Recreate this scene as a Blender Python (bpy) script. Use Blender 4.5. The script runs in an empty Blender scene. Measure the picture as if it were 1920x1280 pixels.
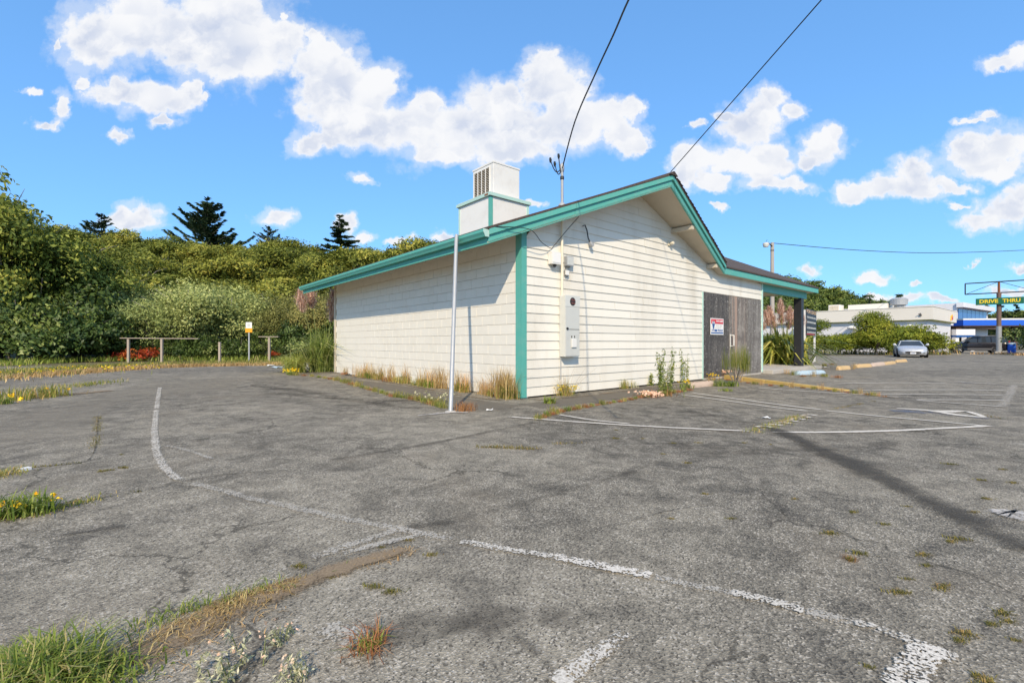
import bpy, bmesh, math, random
import numpy as np
from mathutils import Vector, Matrix

S = bpy.context.scene
COL = S.collection
R = math.radians

# ------------------------------------------------------------------ camera
HC, F, CX, HY = 1.08, 863.0, 960.0, 642.0          # eye height, focal length in photo pixels, centre, horizon
cam_d = bpy.data.cameras.new('camera'); cam = bpy.data.objects.new('camera', cam_d); COL.objects.link(cam)
cam.location = (0, 0, HC); cam.rotation_euler = (R(90), 0, 0)
cam_d.sensor_width = 36; cam_d.lens = 36 * F / 1920; cam_d.shift_y = 2 / 1920
cam_d.clip_start = 0.05; cam_d.clip_end = 3000
S.camera = cam

# ------------------------------------------------------------------ sun and exposure
SUN_EL, SUN_D = R(37), Vector((0.06, 0.998, 0)).normalized()
sun_d = bpy.data.lights.new('sun', 'SUN'); sun = bpy.data.objects.new('sun', sun_d); COL.objects.link(sun)
sun_d.energy = 3.9; sun_d.angle = R(0.55); sun_d.color = (1.0, 0.85, 0.64)
sun.location = (-5, -30, 30)
sun.rotation_euler = Vector((SUN_D.x * math.cos(SUN_EL), SUN_D.y * math.cos(SUN_EL), -math.sin(SUN_EL))).to_track_quat('-Z', 'Y').to_euler()
S.view_settings.view_transform = 'Standard'; S.view_settings.look = 'None'
S.view_settings.exposure = 0.20; S.view_settings.gamma = 1.0; S.view_settings.use_curve_mapping = False
S.cycles.transparent_max_bounces = 24
S.cycles.max_bounces = 5; S.cycles.diffuse_bounces = 3

# ------------------------------------------------------------------ world: sky with cumulus
W = bpy.data.worlds.new('World'); S.world = W; W.use_nodes = True
SKY_TINT = (.95, 1.84, 2.95, 1)
def sky_world():
    nt = W.node_tree; nt.nodes.clear(); N = nt.nodes.new; L = nt.links.new
    out = N('ShaderNodeOutputWorld')
    sky = N('ShaderNodeTexSky'); sky.sky_type = 'NISHITA'; sky.sun_disc = False
    sky.sun_elevation = SUN_EL; sky.sun_rotation = R(183); sky.altitude = 0; sky.air_density = 1.0; sky.dust_density = 0.3; sky.ozone_density = 1.0
    def mth(op, a, b=None, c=None, clamp=False):
        n = N('ShaderNodeMath'); n.operation = op; n.use_clamp = clamp
        for i, v in enumerate((a, b, c)):
            if v is None: continue
            if isinstance(v, (int, float)): n.inputs[i].default_value = v
            else: L(v, n.inputs[i])
        return n.outputs[0]
    def vm(op, a, b=None, c=None, out=0):
        n = N('ShaderNodeVectorMath'); n.operation = op
        for i, v in enumerate((a, b, c)):
            if v is None: continue
            if isinstance(v, tuple): n.inputs[i].default_value = v
            else: L(v, n.inputs[i])
        return n.outputs['Value' if out else 0]
    def sstep(x, a, b):
        n = N('ShaderNodeMapRange'); n.interpolation_type = 'SMOOTHSTEP'
        n.inputs[1].default_value = a; n.inputs[2].default_value = b; L(x, n.inputs[0]); return n.outputs[0]
    def noise(vec, sc, det=6, ro=.55, col=False):
        n = N('ShaderNodeTexNoise'); n.inputs['Scale'].default_value = sc; n.inputs['Detail'].default_value = det
        n.inputs['Roughness'].default_value = ro; L(vec, n.inputs['Vector']); return n.outputs['Color' if col else 0]
    tc = N('ShaderNodeTexCoord'); d = tc.outputs['Generated']
    sx = N('ShaderNodeSeparateXYZ'); L(d, sx.inputs[0]); X, Y, Z = sx.outputs
    ys = mth('MAXIMUM', Y, 0.12)
    cb = N('ShaderNodeCombineXYZ'); L(mth('DIVIDE', X, ys), cb.inputs[0]); L(mth('DIVIDE', Z, ys), cb.inputs[1])
    p0 = cb.outputs[0]
    # ragged edges: the lookup point is pushed about by two scales of turbulence
    w1 = vm('SUBTRACT', noise(p0, 9.0, 5, .62, True), (.5, .5, .5))
    w2 = vm('SUBTRACT', noise(p0, 36.0, 3, .6, True), (.5, .5, .5))
    p = vm('MULTIPLY_ADD', w1, (.105, .085, 0), p0)
    p = vm('MULTIPLY_ADD', w2, (.020, .018, 0), p)
    blobs = [(190,75,80,55),(270,50,110,75),(350,80,100,65),(420,55,110,80),(420,125,80,32),(470,90,90,65),(530,70,60,40),(535,24,13,13),
      (585,75,18,18),(615,88,18,16),(600,115,60,52),(640,150,62,55),(600,190,52,40),(660,195,75,50),(712,158,40,40),(590,262,42,22),(650,240,75,35),
      (720,235,70,45),(790,240,80,52),(800,190,28,28),(860,240,80,45),(830,282,60,22),(905,205,55,48),(945,185,45,40),(960,240,90,55),
      (1015,155,48,50),(1030,125,30,26),(1060,180,50,55),(1040,235,80,50),(1100,225,65,48),(1150,205,48,30),(1188,200,22,22),(1172,250,38,32),
      (950,285,90,26),(1190,262,24,18),(108,75,10,14),(120,205,20,36),(88,238,36,9),(112,235,22,14),(56,172,16,7),(160,145,14,14),(210,170,42,26),
      (270,180,52,32),(320,192,48,28),(362,178,20,26),(312,228,32,13),(388,185,10,8),(218,253,18,11),(678,342,21,11),(250,410,48,24),(228,402,30,20),
      (518,405,42,16),(648,412,24,17),(682,440,22,12),(750,447,18,7),(832,440,22,12),(1002,378,17,6),(1425,215,42,40),(1400,240,58,42),(1448,190,28,24),
      (1488,210,28,16),(1360,215,24,14),(1310,236,15,12),(1540,278,40,36),(1556,262,22,26),(1508,308,28,18),(1300,300,46,28),(1290,328,36,28),
      (1370,300,58,34),(1430,310,58,34),(1450,345,58,13),(1342,340,38,14),(1492,350,30,11),(1345,383,14,6),(1600,362,36,16),(1650,350,38,22),
      (1715,320,42,30),(1722,350,66,22),(1792,350,36,11),(1830,285,56,38),(1892,270,58,42),(1862,312,66,22),(1850,220,30,9),(1820,229,34,6),
      (1880,390,66,32),(1846,412,48,20),(1912,365,40,25),(1800,383,24,6),(1890,115,42,17),(1912,100,24,17),(1635,518,30,9),(1518,502,16,10),
      (1715,527,12,6),(1835,492,10,4),(1645,553,24,9),(1700,556,36,10),(1765,560,30,8),(1890,550,40,8),(1930,505,30,9)]
    er = noise(p0, 20.0, 5, .66)
    def puffs(v, lv=((13.0, .62), (31.0, .38))):
        o_ = None; al = []
        for sc_, wt in lv:
            n = N('ShaderNodeTexVoronoi'); n.voronoi_dimensions = '2D'; n.inputs['Scale'].default_value = sc_; L(v, n.inputs['Vector'])
            t_ = mth('MULTIPLY', n.outputs['Distance'], wt); al.append(t_); o_ = t_ if o_ is None else mth('ADD', o_, t_)
        return al + [o_]
    pw = vm('MULTIPLY_ADD', w2, (.03, .03, 0), p0)
    pfs = puffs(pw); pf = pfs[-1]; v13 = pfs[0]; lit = mth('MULTIPLY', mth('SUBTRACT', puffs(vm('ADD', pw, (-.004, .014, 0)), ((13.0, .62),))[-1], v13), 1.25)       # billows and the side of them that faces the sun
    fold = noise(vm('MULTIPLY_ADD', w2, (.03, .03, 0), vm('ADD', p0, (.0, .018, 0))), 11.0, 4, .6)
    big = noise(vm('ADD', p0, (3.1, 1.7, 0)), 5.0, 2, .5)
    gn = noise(vm('MULTIPLY', d, (1, 1, 2.2)), 3.1, 4, .55)
    other = mth('MULTIPLY', sstep(gn, .50, .60), sstep(Z, .03, .12))      # broken cumulus goes on unseen all round, its cover set for whiter fill light
    side = mth('DIVIDE', mth('ABSOLUTE', X), ys); up = mth('DIVIDE', Z, ys)
    away = mth('MAXIMUM', sstep(side, 1.2, 1.5), mth('MAXIMUM', sstep(up, .80, 1.0), sstep(Y, .2, .1)))
    tint = N('ShaderNodeMix'); tint.data_type = 'RGBA'; tint.blend_type = 'MULTIPLY'; tint.inputs[0].default_value = 1
    gm = N('ShaderNodeGamma'); gm.inputs[1].default_value = .5; L(sky.outputs[0], gm.inputs[0]); L(gm.outputs[0], tint.inputs[6]); tint.inputs[7].default_value = SKY_TINT
    def cloudy(dens, thick):
        """sky colour with cloud: white lit folds, lilac grey where the vapour is thick and folds in"""
        shade = mth('MULTIPLY', mth('MULTIPLY', sstep(fold, .36, .60), sstep(big, .34, .60)), thick, clamp=True)
        shade = mth('ADD', mth('MULTIPLY', shade, .75), mth('MULTIPLY', mth('MULTIPLY', sstep(lit, .02, -.16), .34), thick), clamp=True)
        mc = N('ShaderNodeMix'); mc.data_type = 'RGBA'; L(shade, mc.inputs[0])
        mc.inputs[6].default_value = (5.5, 5.55, 5.7, 1); mc.inputs[7].default_value = (3.55, 3.95, 4.85, 1)
        mx = N('ShaderNodeMix'); mx.data_type = 'RGBA'; L(dens, mx.inputs[0]); L(tint.outputs[2], mx.inputs[6]); L(mc.outputs[2], mx.inputs[7])
        b_ = N('ShaderNodeBackground'); b_.inputs[1].default_value = .15; L(mx.outputs[2], b_.inputs[0]); return b_.outputs[0]
    def part(sub):
        f = None
        for (bx, by, rx, ry) in sub:
            rx = rx / F * 1.06; ry = ry / F * 1.06; gx = (bx - CX) / F; gy = (HY - by) / F
            q = vm('MULTIPLY_ADD', p, (1 / rx, 1 / ry, 0), (-gx / rx, -gy / ry, 0))
            l = vm('LENGTH', q, out=1); f = l if f is None else mth('SMOOTH_MIN', f, l, 0.22)
        f = mth('ADD', mth('ADD', f, mth('MULTIPLY', mth('SUBTRACT', er, .5), .75)), mth('MULTIPLY', mth('SUBTRACT', pf, .40), .62))
        return cloudy(mth('MAXIMUM', mth('MAXIMUM', sstep(f, 1.12, .66), mth('MULTIPLY', sstep(mth('ADD', f, mth('MULTIPLY', mth('SUBTRACT', fold, .5), 1.1)), 1.42, .85), .42)), mth('MULTIPLY', other, away)), sstep(f, .95, .35))
    def split(lo, hi, depth):
        if depth == 0: return part([b for b in blobs if b[0] + b[2] * 1.7 + 75 > lo and b[0] - b[2] * 1.7 - 75 < hi])
        mid = {(-1e9, 1e9): 960, (-1e9, 960): 470, (960, 1e9): 1500, (-1e9, 470): 240, (470, 960): 730, (960, 1500): 1220, (1500, 1e9): 1740}[(lo, hi)]
        ms = N('ShaderNodeMixShader'); L(mth('GREATER_THAN', cb.outputs[0] if False else mth('DIVIDE', X, ys), (mid - CX) / F), ms.inputs[0])
        L(split(lo, mid, depth - 1), ms.inputs[1]); L(split(mid, hi, depth - 1), ms.inputs[2]); return ms.outputs[0]
    inside = split(-1e9, 1e9, 3)
    ms = N('ShaderNodeMixShader'); L(mth('GREATER_THAN', away, .999), ms.inputs[0]); L(inside, ms.inputs[1]); L(cloudy(other, sstep(gn, .58, .70)), ms.inputs[2])
    L(ms.outputs[0], out.inputs[0])
sky_world()
W.cycles.sampling_method = 'MANUAL'; W.cycles.sample_map_resolution = 512

# ------------------------------------------------------------------ helpers
rng = np.random.default_rng(7)
rnd = random.Random(11)
def G(px, py, z=0.0):
    """point of the level z that the photograph shows at a pixel"""
    y = (HC - z) * F / (py - HY); return ((px - CX) / F * y, y)
def A3(px, py, y):
    return Vector(((px - CX) / F * y, y, HC + (HY - py) * y / F))

def tag(o, label=None, cat=None, group=None, kind=None):
    if label: o['label'] = label
    if cat: o['category'] = cat
    if group: o['group'] = group
    if kind: o['kind'] = kind
    return o
def empty(name, loc=(0, 0, 0), rz=0, label=None, cat=None, group=None, parent=None):
    o = bpy.data.objects.new(name, None); COL.objects.link(o); o.location = loc; o.rotation_euler = (0, 0, rz); o.parent = parent
    o.empty_display_size = .1
    return tag(o, label, cat, group)
def link(name, me, parent=None, loc=(0, 0, 0), rot=(0, 0, 0), sc=(1, 1, 1)):
    o = bpy.data.objects.new(name, me); COL.objects.link(o); o.parent = parent
    o.location = loc; o.rotation_euler = rot; o.scale = sc; return o
def copy_tree(o, parent=None):
    c = o.copy(); COL.objects.link(c); c.parent = parent
    for ch in list(o.children): copy_tree(ch, c)
    return c

class MB:
    def __init__(s): s.v = []; s.f = []; s.uv = []; s.var = []
    def add(s, vs, fs, uvs=None):
        b = len(s.v); s.v += [tuple(x) for x in vs]; s.f += [tuple(i + b for i in f) for f in fs]
        if uvs: s.uv += uvs
        return s
    def hexa(s, p):     # 4 bottom corners counter-clockwise, 4 top corners
        return s.add(p, [(3,2,1,0),(4,5,6,7),(0,1,5,4),(1,2,6,5),(2,3,7,6),(3,0,4,7)])
    def box(s, x0, x1, y0, y1, z0, z1):
        return s.hexa([(x0,y0,z0),(x1,y0,z0),(x1,y1,z0),(x0,y1,z0),(x0,y0,z1),(x1,y0,z1),(x1,y1,z1),(x0,y1,z1)])
    def prism(s, poly, axis, a, b):   # polygon extruded along an axis
        def P(u, v, w): return {'x': (w, u, v), 'y': (u, w, v), 'z': (u, v, w)}[axis]
        n = len(poly); vs = [P(u, v, a) for u, v in poly] + [P(u, v, b) for u, v in poly]
        return s.add(vs, [tuple(range(n - 1, -1, -1)), tuple(range(n, 2 * n))] + [(i, (i + 1) % n, n + (i + 1) % n, n + i) for i in range(n)])
    def tube(s, pts, rad, n=8, cap=True):
        pts = [Vector(p) for p in pts]; m = len(pts)
        if isinstance(rad, (int, float)): rad = [rad] * m
        vs = []; up = None
        for i, p in enumerate(pts):
            t = (pts[min(i + 1, m - 1)] - pts[max(i - 1, 0)]).normalized()
            a = t.orthogonal().normalized() if up is None else (up - t * up.dot(t)).normalized()
            up = a; b = t.cross(a)
            for k in range(n):
                th = 2 * math.pi * k / n; vs.append(p + (a * math.cos(th) + b * math.sin(th)) * rad[i])
        fs = [(i*n+k, i*n+(k+1)%n, (i+1)*n+(k+1)%n, (i+1)*n+k) for i in range(m - 1) for k in range(n)]
        if cap: fs += [tuple(range(n - 1, -1, -1)), tuple((m-1)*n + k for k in range(n))]
        return s.add(vs, fs)
    def lathe(s, prof, n=24, c=(0, 0, 0), axis='z'):
        vs = []
        for r, h in prof:
            for k in range(n):
                th = 2 * math.pi * k / n; a, b = r * math.cos(th), r * math.sin(th)
                q = {'z': (a, b, h), 'y': (a, h, b), 'x': (h, a, b)}[axis]
                vs.append((c[0] + q[0], c[1] + q[1], c[2] + q[2]))
        m = len(prof)
        fs = [(i*n+k, i*n+(k+1)%n, (i+1)*n+(k+1)%n, (i+1)*n+k) for i in range(m - 1) for k in range(n)]
        fs += [tuple(range(n - 1, -1, -1)), tuple((m-1)*n + k for k in range(n))]
        return s.add(vs, fs)
    def mesh(s, name, mat, smooth=False):
        me = bpy.data.meshes.new(name); me.from_pydata(s.v, [], s.f)
        bm = bmesh.new(); bm.from_mesh(me); bmesh.ops.recalc_face_normals(bm, faces=bm.faces[:]); bm.to_mesh(me); bm.free()
        for m in (mat if isinstance(mat, (list, tuple)) else [mat]): me.materials.append(m)
        if smooth: me.polygons.foreach_set('use_smooth', [True] * len(me.polygons))
        return me
    def build(s, name, mat, parent=None, loc=(0, 0, 0), rot=(0, 0, 0), smooth=False, bevel=0):
        o = link(name, s.mesh(name, mat, smooth), parent, loc, rot)
        if bevel:
            md = o.modifiers.new('bevel', 'BEVEL'); md.width = bevel; md.segments = 2; md.limit_method = 'ANGLE'; md.angle_limit = R(35)
        if smooth:
            try: me = o.data; me.set_sharp_from_angle(angle=R(40))
            except Exception: pass
        return o

def np_mesh(name, V, faces_n, mat, var=None, smooth=False):
    """V: (n*k,3) vertices, k per face, every face k consecutive vertices"""
    k = faces_n; n = len(V) // k
    me = bpy.data.meshes.new(name); me.vertices.add(len(V)); me.vertices.foreach_set('co', np.asarray(V, dtype=np.float32).ravel())
    me.loops.add(n * k); me.loops.foreach_set('vertex_index', np.arange(n * k, dtype=np.int32))
    me.polygons.add(n); me.polygons.foreach_set('loop_start', np.arange(0, n * k, k, dtype=np.int32))
    me.update(calc_edges=True)
    if var is not None:
        a = me.attributes.new('var', 'FLOAT', 'FACE'); a.data.foreach_set('value', np.asarray(var, dtype=np.float32))
    me.materials.append(mat); me.validate(); return me

# ------------------------------------------------------------------ materials
def new_mat(name):
    m = bpy.data.materials.new(name); m.use_nodes = True; nt = m.node_tree; nt.nodes.clear()
    o = nt.nodes.new('ShaderNodeOutputMaterial'); b = nt.nodes.new('ShaderNodeBsdfPrincipled'); nt.links.new(b.outputs[0], o.inputs[0])
    return m, nt, b, o
class NT:
    def __init__(s, nt, dim='3D'): s.nt = nt; s.dim = dim
    def n(s, t, **kw):
        x = s.nt.nodes.new(t)
        for k, v in kw.items(): setattr(x, k, v)
        return x
    def l(s, a, b): s.nt.links.new(a, b)
    def set(s, sock, v):
        if isinstance(v, (int, float)): sock.default_value = v
        elif isinstance(v, (tuple, list)): sock.default_value = tuple(v) if len(v) == len(sock.default_value) else tuple(v) + (1,)
        else: s.l(v, sock)
    def math(s, op, a, b=0.0, c=0.0, clamp=False):
        x = s.n('ShaderNodeMath', operation=op, use_clamp=clamp)
        for i, v in enumerate((a, b, c)): s.set(x.inputs[i], v)
        return x.outputs[0]
    def noise(s, vec, sc, det=4, ro=.55, dist=0, col=False):
        x = s.n('ShaderNodeTexNoise', noise_dimensions=s.dim); x.inputs['Scale'].default_value = sc; x.inputs['Detail'].default_value = det
        x.inputs['Roughness'].default_value = ro; x.inputs['Distortion'].default_value = dist; s.l(vec, x.inputs['Vector']); return x.outputs['Color' if col else 0]
    def voro(s, vec, sc, feat='F1', out='Distance'):
        x = s.n('ShaderNodeTexVoronoi', feature=feat, voronoi_dimensions=s.dim); x.inputs['Scale'].default_value = sc; s.l(vec, x.inputs['Vector']); return x.outputs[out]
    def map(s, x, a, b, c=0.0, d=1.0, smooth=True):
        m = s.n('ShaderNodeMapRange'); m.interpolation_type = 'SMOOTHSTEP' if smooth else 'LINEAR'
        for i, v in enumerate((a, b, c, d)): m.inputs[i + 1].default_value = v
        s.l(x, m.inputs[0]); return m.outputs[0]
    def mix(s, f, a, b, blend='MIX'):
        m = s.n('ShaderNodeMix', data_type='RGBA', blend_type=blend); s.set(m.inputs[0], f); s.set(m.inputs[6], a); s.set(m.inputs[7], b); return m.outputs[2]
    def scale(s, vec, v):
        m = s.n('ShaderNodeVectorMath', operation='MULTIPLY'); s.l(vec, m.inputs[0]); m.inputs[1].default_value = v; return m.outputs[0]
    def bump(s, h, strength, dist, b):
        x = s.n('ShaderNodeBump'); x.inputs['Strength'].default_value = strength; x.inputs['Distance'].default_value = dist
        s.l(h, x.inputs['Height']); s.l(x.outputs[0], b.inputs['Normal'])
def world_pos(T): return T.n('ShaderNodeNewGeometry').outputs['Position']

def weathered(name, col, dirt=None, rough=.6, sc=3.0, amt=.35, fine=40, bump=.15, metal=0.0, streak=False, spec=.5, var=.12):
    """paint, wood, metal or stone with uneven tone, grime and fine relief, in world metres"""
    m, nt, b, o = new_mat(name); T = NT(nt); P = world_pos(T)
    dirt = dirt or tuple(c * .45 for c in col)
    big = T.noise(T.scale(P, (1, 1, .18)) if streak else P, sc, 6, .62)
    fn = T.noise(P, fine, 5, .6)
    c = T.mix(T.map(T.math('ADD', T.math('MULTIPLY', big, .75), T.math('MULTIPLY', fn, .25)), .45, .80, 0, amt), col, dirt)
    oi = T.n('ShaderNodeObjectInfo').outputs['Random']
    k = T.math('ADD', 1 - var / 2, T.math('MULTIPLY', oi, var))
    cc = T.n('ShaderNodeCombineXYZ'); [T.l(k, cc.inputs[i]) for i in range(3)]
    c = T.mix(1.0, c, cc.outputs[0], 'MULTIPLY')
    T.l(c, b.inputs['Base Color'])
    T.l(T.map(fn, .3, .7, max(0, rough - .12), min(1, rough + .12)), b.inputs['Roughness'])
    b.inputs['Metallic'].default_value = metal; b.inputs['Specular IOR Level'].default_value = spec
    if bump: T.bump(fn, bump, .01, b)
    return m
def plain(name, col, rough=.5, metal=0.0, spec=.5):
    return weathered(name, col, rough=rough, metal=metal, amt=.12, bump=.03, spec=spec, var=.04)
def leafy(name, cols, rough=.6, trans=.16, spec=.22):
    """leaf faces: tone from the per-face random value, some light through the blade"""
    m, nt, b, o = new_mat(name); T = NT(nt)
    at = T.n('ShaderNodeAttribute'); at.attribute_name = 'var'
    rp = T.n('ShaderNodeValToRGB'); cr = rp.color_ramp
    while len(cr.elements) < len(cols): cr.elements.new(.5)
    for i, (pos, c) in enumerate(cols): cr.elements[i].position = pos; cr.elements[i].color = (*c, 1)
    T.l(at.outputs['Fac'], rp.inputs[0])
    oi = T.n('ShaderNodeObjectInfo').outputs['Random']
    hs = T.n('ShaderNodeHueSaturation'); T.l(rp.outputs[0], hs.inputs['Color'])
    T.l(T.map(oi, 0, 1, .485, .512, False), hs.inputs['Hue']); T.l(T.map(oi, 0, 1, 1.7, 1.12, False), hs.inputs['Value'])
    T.l(hs.outputs[0], b.inputs['Base Color']); b.inputs['Roughness'].default_value = rough; b.inputs['Specular IOR Level'].default_value = spec
    tr = T.n('ShaderNodeBsdfTranslucent'); T.l(hs.outputs[0], tr.inputs[0])
    mx = T.n('ShaderNodeMixShader'); mx.inputs[0].default_value = trans; T.l(b.outputs[0], mx.inputs[1]); T.l(tr.outputs[0], mx.inputs[2]); T.l(mx.outputs[0], o.inputs[0])
    return m

CREAM = (.80, .755, .655)
M = {}
M['siding'] = weathered('siding_paint', CREAM, (.47, .40, .29), .55, 1.5, .62, 60, .12, streak=True, var=.07)
M['block'] = weathered('block_paint', (.80, .755, .655), (.62, .56, .45), .65, 1.8, .36, 70, .25, var=.03)
M['mortar'] = weathered('mortar_paint', (.75, .70, .60), (.62, .57, .47), .8, 3, .4)
M['teal'] = weathered('teal_paint', (.10, .40, .33), (.26, .43, .37), .55, 6, .55, 50, .1, var=.06)
M['teal_pale'] = weathered('faded_teal_paint', (.45, .66, .58), (.6, .62, .55), .55, 6, .5)
M['soffit'] = weathered('soffit_paint', (.60, .52, .40), (.40, .33, .25), .7, 2.2, .5)
M['dark'] = plain('dark_gap', (.03, .026, .022), .9)
M['white'] = weathered('white_paint', (.78, .76, .71), (.50, .44, .36), .5, 3, .35)
M['whitesmooth'] = weathered('clean_white_paint', (.80, .78, .74), (.62, .58, .50), .5, 1.2, .3, bump=.05)
M['grey_metal'] = weathered('galvanised_metal', (.40, .41, .415), (.26, .265, .27), .5, 8, .45, 90, .08, .25)
M['panel_grey'] = weathered('grey_enamel', (.60, .60, .555), (.42, .40, .36), .4, 6, .35, 80, .05)
M['black'] = plain('black_rubber', (.015, .015, .016), .55)
M['blackpaint'] = weathered('black_paint', (.022, .022, .025), (.06, .055, .05), .5, 6, .4)
M['wood'] = weathered('weathered_wood', (.40, .33, .26), (.24, .19, .14), .8, 9, .6, 60, .4)
M['wood_grey'] = weathered('grey_pole_wood', (.42, .38, .34), (.25, .22, .19), .85, 6, .6, 40, .4, streak=True)
M['concrete'] = weathered('concrete', (.50, .46, .40), (.28, .25, .21), .85, 8, .6, 90, .4)
M['copper'] = plain('brown_terminal', (.16, .055, .04), .4)
M['rust'] = weathered('rust', (.24, .085, .035), (.12, .05, .03), .85, 20, .6, 90, .3)
M['cream_pipe'] = weathered('cream_conduit_paint', (.76, .69, .54), (.45, .38, .26), .5, 5, .4)
M['glass'] = plain('dark_glass', (.02, .025, .03), .08)
M['blue'] = plain('blue_paint', (.02, .12, .62), .4)
M['red'] = plain('red_print', (.62, .03, .045), .45)
M['navy'] = plain('navy_print', (.015, .09, .30), .45)
M['green_sign'] = plain('green_sign_face', (.006, .12, .055), .4)
M['yellow'] = plain('yellow_paint', (.80, .58, .015), .45)
M['orange'] = plain('orange_plastic', (.85, .36, .01), .45)

def shingle_mat():
    m, nt, b, o = new_mat('asphalt_shingle'); T = NT(nt); P = world_pos(T)
    br = T.n('ShaderNodeTexBrick'); T.l(T.scale(P, (1, 1, 1)), br.inputs['Vector']); br.inputs['Scale'].default_value = 4
    for i, c in enumerate(((.075, .052, .042), (.045, .034, .03), (.02, .016, .014))): br.inputs[i + 1].default_value = (*c, 1)
    c = T.mix(T.map(T.noise(P, 90, 3), .35, .7), br.outputs[0], (.12, .09, .075)); T.l(c, b.inputs['Base Color'])
    b.inputs['Roughness'].default_value = .95; T.bump(T.noise(P, 120, 3), .5, .01, b); return m
M['shingle'] = shingle_mat()
def plywood_mat(name, base, dark, flake, pink=0.0):
    m, nt, b, o = new_mat(name); T = NT(nt)
    P = T.n('ShaderNodeTexCoord').outputs['Object']
    st = T.noise(T.scale(P, (1, 1, .05)), 7, 6, .65)
    pat = T.noise(P, 2.2, 5, .6)
    spk = T.voro(T.scale(P, (1, 1, .55)), 16)
    c = T.mix(T.map(st, .35, .66), base, dark)
    c = T.mix(T.map(pat, .40, .62, 0, .8), c, dark); c = T.mix(T.map(T.noise(P, 14, 6, .7), .5, .72, 0, .55), c, flake)
    c = T.mix(T.math('MULTIPLY', T.map(spk, .24, .10), T.map(T.noise(P, 3.2, 2), .52, .64), clamp=True), c, flake)
    if pink: c = T.mix(T.math('MULTIPLY', T.map(T.noise(T.scale(P, (1, 1, .02)), 3.3, 3), .54, .62), pink), c, (.42, .29, .22))
    T.l(c, b.inputs['Base Color']); b.inputs['Roughness'].default_value = .75
    T.bump(T.noise(P, 60, 4), .3, .01, b); return m
M['ply1'] = plywood_mat('dark_weathered_plywood', (.125, .112, .10), (.055, .050, .046), (.34, .32, .29))
M['ply2'] = plywood_mat('streaked_weathered_plywood', (.31, .275, .235), (.12, .10, .085), (.46, .43, .39), .8)
M['ply3'] = plywood_mat('speckled_weathered_plywood', (.26, .24, .215), (.13, .115, .10), (.50, .47, .43))

def asphalt_mat():
    m, nt, b, o = new_mat('old_asphalt'); T = NT(nt, '2D'); P = world_pos(T)
    cell = T.voro(P, 135, 'F1', 'Color'); cd = T.voro(P, 135)
    bw = T.n('ShaderNodeSeparateColor'); T.l(cell, bw.inputs[0]); r, r2 = bw.outputs[0], bw.outputs[1]
    fine = T.noise(P, 70, 4, .7); mid = T.noise(P, 3.6, 7, .72, .4); big = T.noise(P, .5, 6, .66, .8); huge = T.noise(P, .14, 2, .55)
    g = T.math('ADD', T.math('MULTIPLY', r, .36), T.math('MULTIPLY', fine, .46))
    g = T.math('ADD', g, T.math('MULTIPLY', T.math('SUBTRACT', mid, .5), .85)); g = T.math('ADD', g, T.math('MULTIPLY', T.math('SUBTRACT', big, .5), .58))
    g = T.math('ADD', g, T.math('MULTIPLY', T.math('SUBTRACT', huge, .5), .35))
    c = T.mix(T.map(g, .09, .72, 0, 1, False), (.072, .066, .056), (.375, .332, .255))
    c = T.mix(T.math('MULTIPLY', T.map(r, .84, .90), T.map(mid, .38, .6)), c, (.50, .45, .37))           # pale stones
    c = T.mix(T.math('MULTIPLY', T.map(r2, .14, .06), .75), c, (.045, .041, .035))                        # pits
    c = T.mix(T.map(T.noise(P, 1.15, 8, .7, .5), .57, .72, 0, .40), c, (.095, .086, .072))                # tar-rich blotches
    c = T.mix(T.map(T.noise(P, .8, 5, .6), .54, .78, 0, .30), c, (.26, .215, .155))                        # dust
    wp = T.n('ShaderNodeVectorMath', operation='MULTIPLY_ADD'); T.l(T.noise(P, 1.7, 5, .65, 0, True), wp.inputs[0]); wp.inputs[1].default_value = (.9, .9, 0); T.l(P, wp.inputs[2])
    ed = T.voro(wp.outputs[0], .42, 'DISTANCE_TO_EDGE'); ed2 = T.voro(wp.outputs[0], 1.3, 'DISTANCE_TO_EDGE')
    ck = T.math('MULTIPLY', T.map(ed, .010, .003), T.map(T.noise(P, .35, 3), .42, .52))
    ck = T.math('MAXIMUM', ck, T.math('MULTIPLY', T.map(ed2, .011, .003), T.map(T.noise(P, .5, 3), .56, .66)))
    c = T.mix(T.math('MULTIPLY', ck, .62), c, (.042, .038, .03))
    T.l(c, b.inputs['Base Color']); b.inputs['Roughness'].default_value = .92; b.inputs['Specular IOR Level'].default_value = .2
    h = T.math('ADD', T.math('MULTIPLY', cd, .9), T.math('MULTIPLY', T.noise(P, 70, 2, .7), .7)); T.bump(h, .55, .006, b)
    return m
M['asphalt'] = asphalt_mat()

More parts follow.
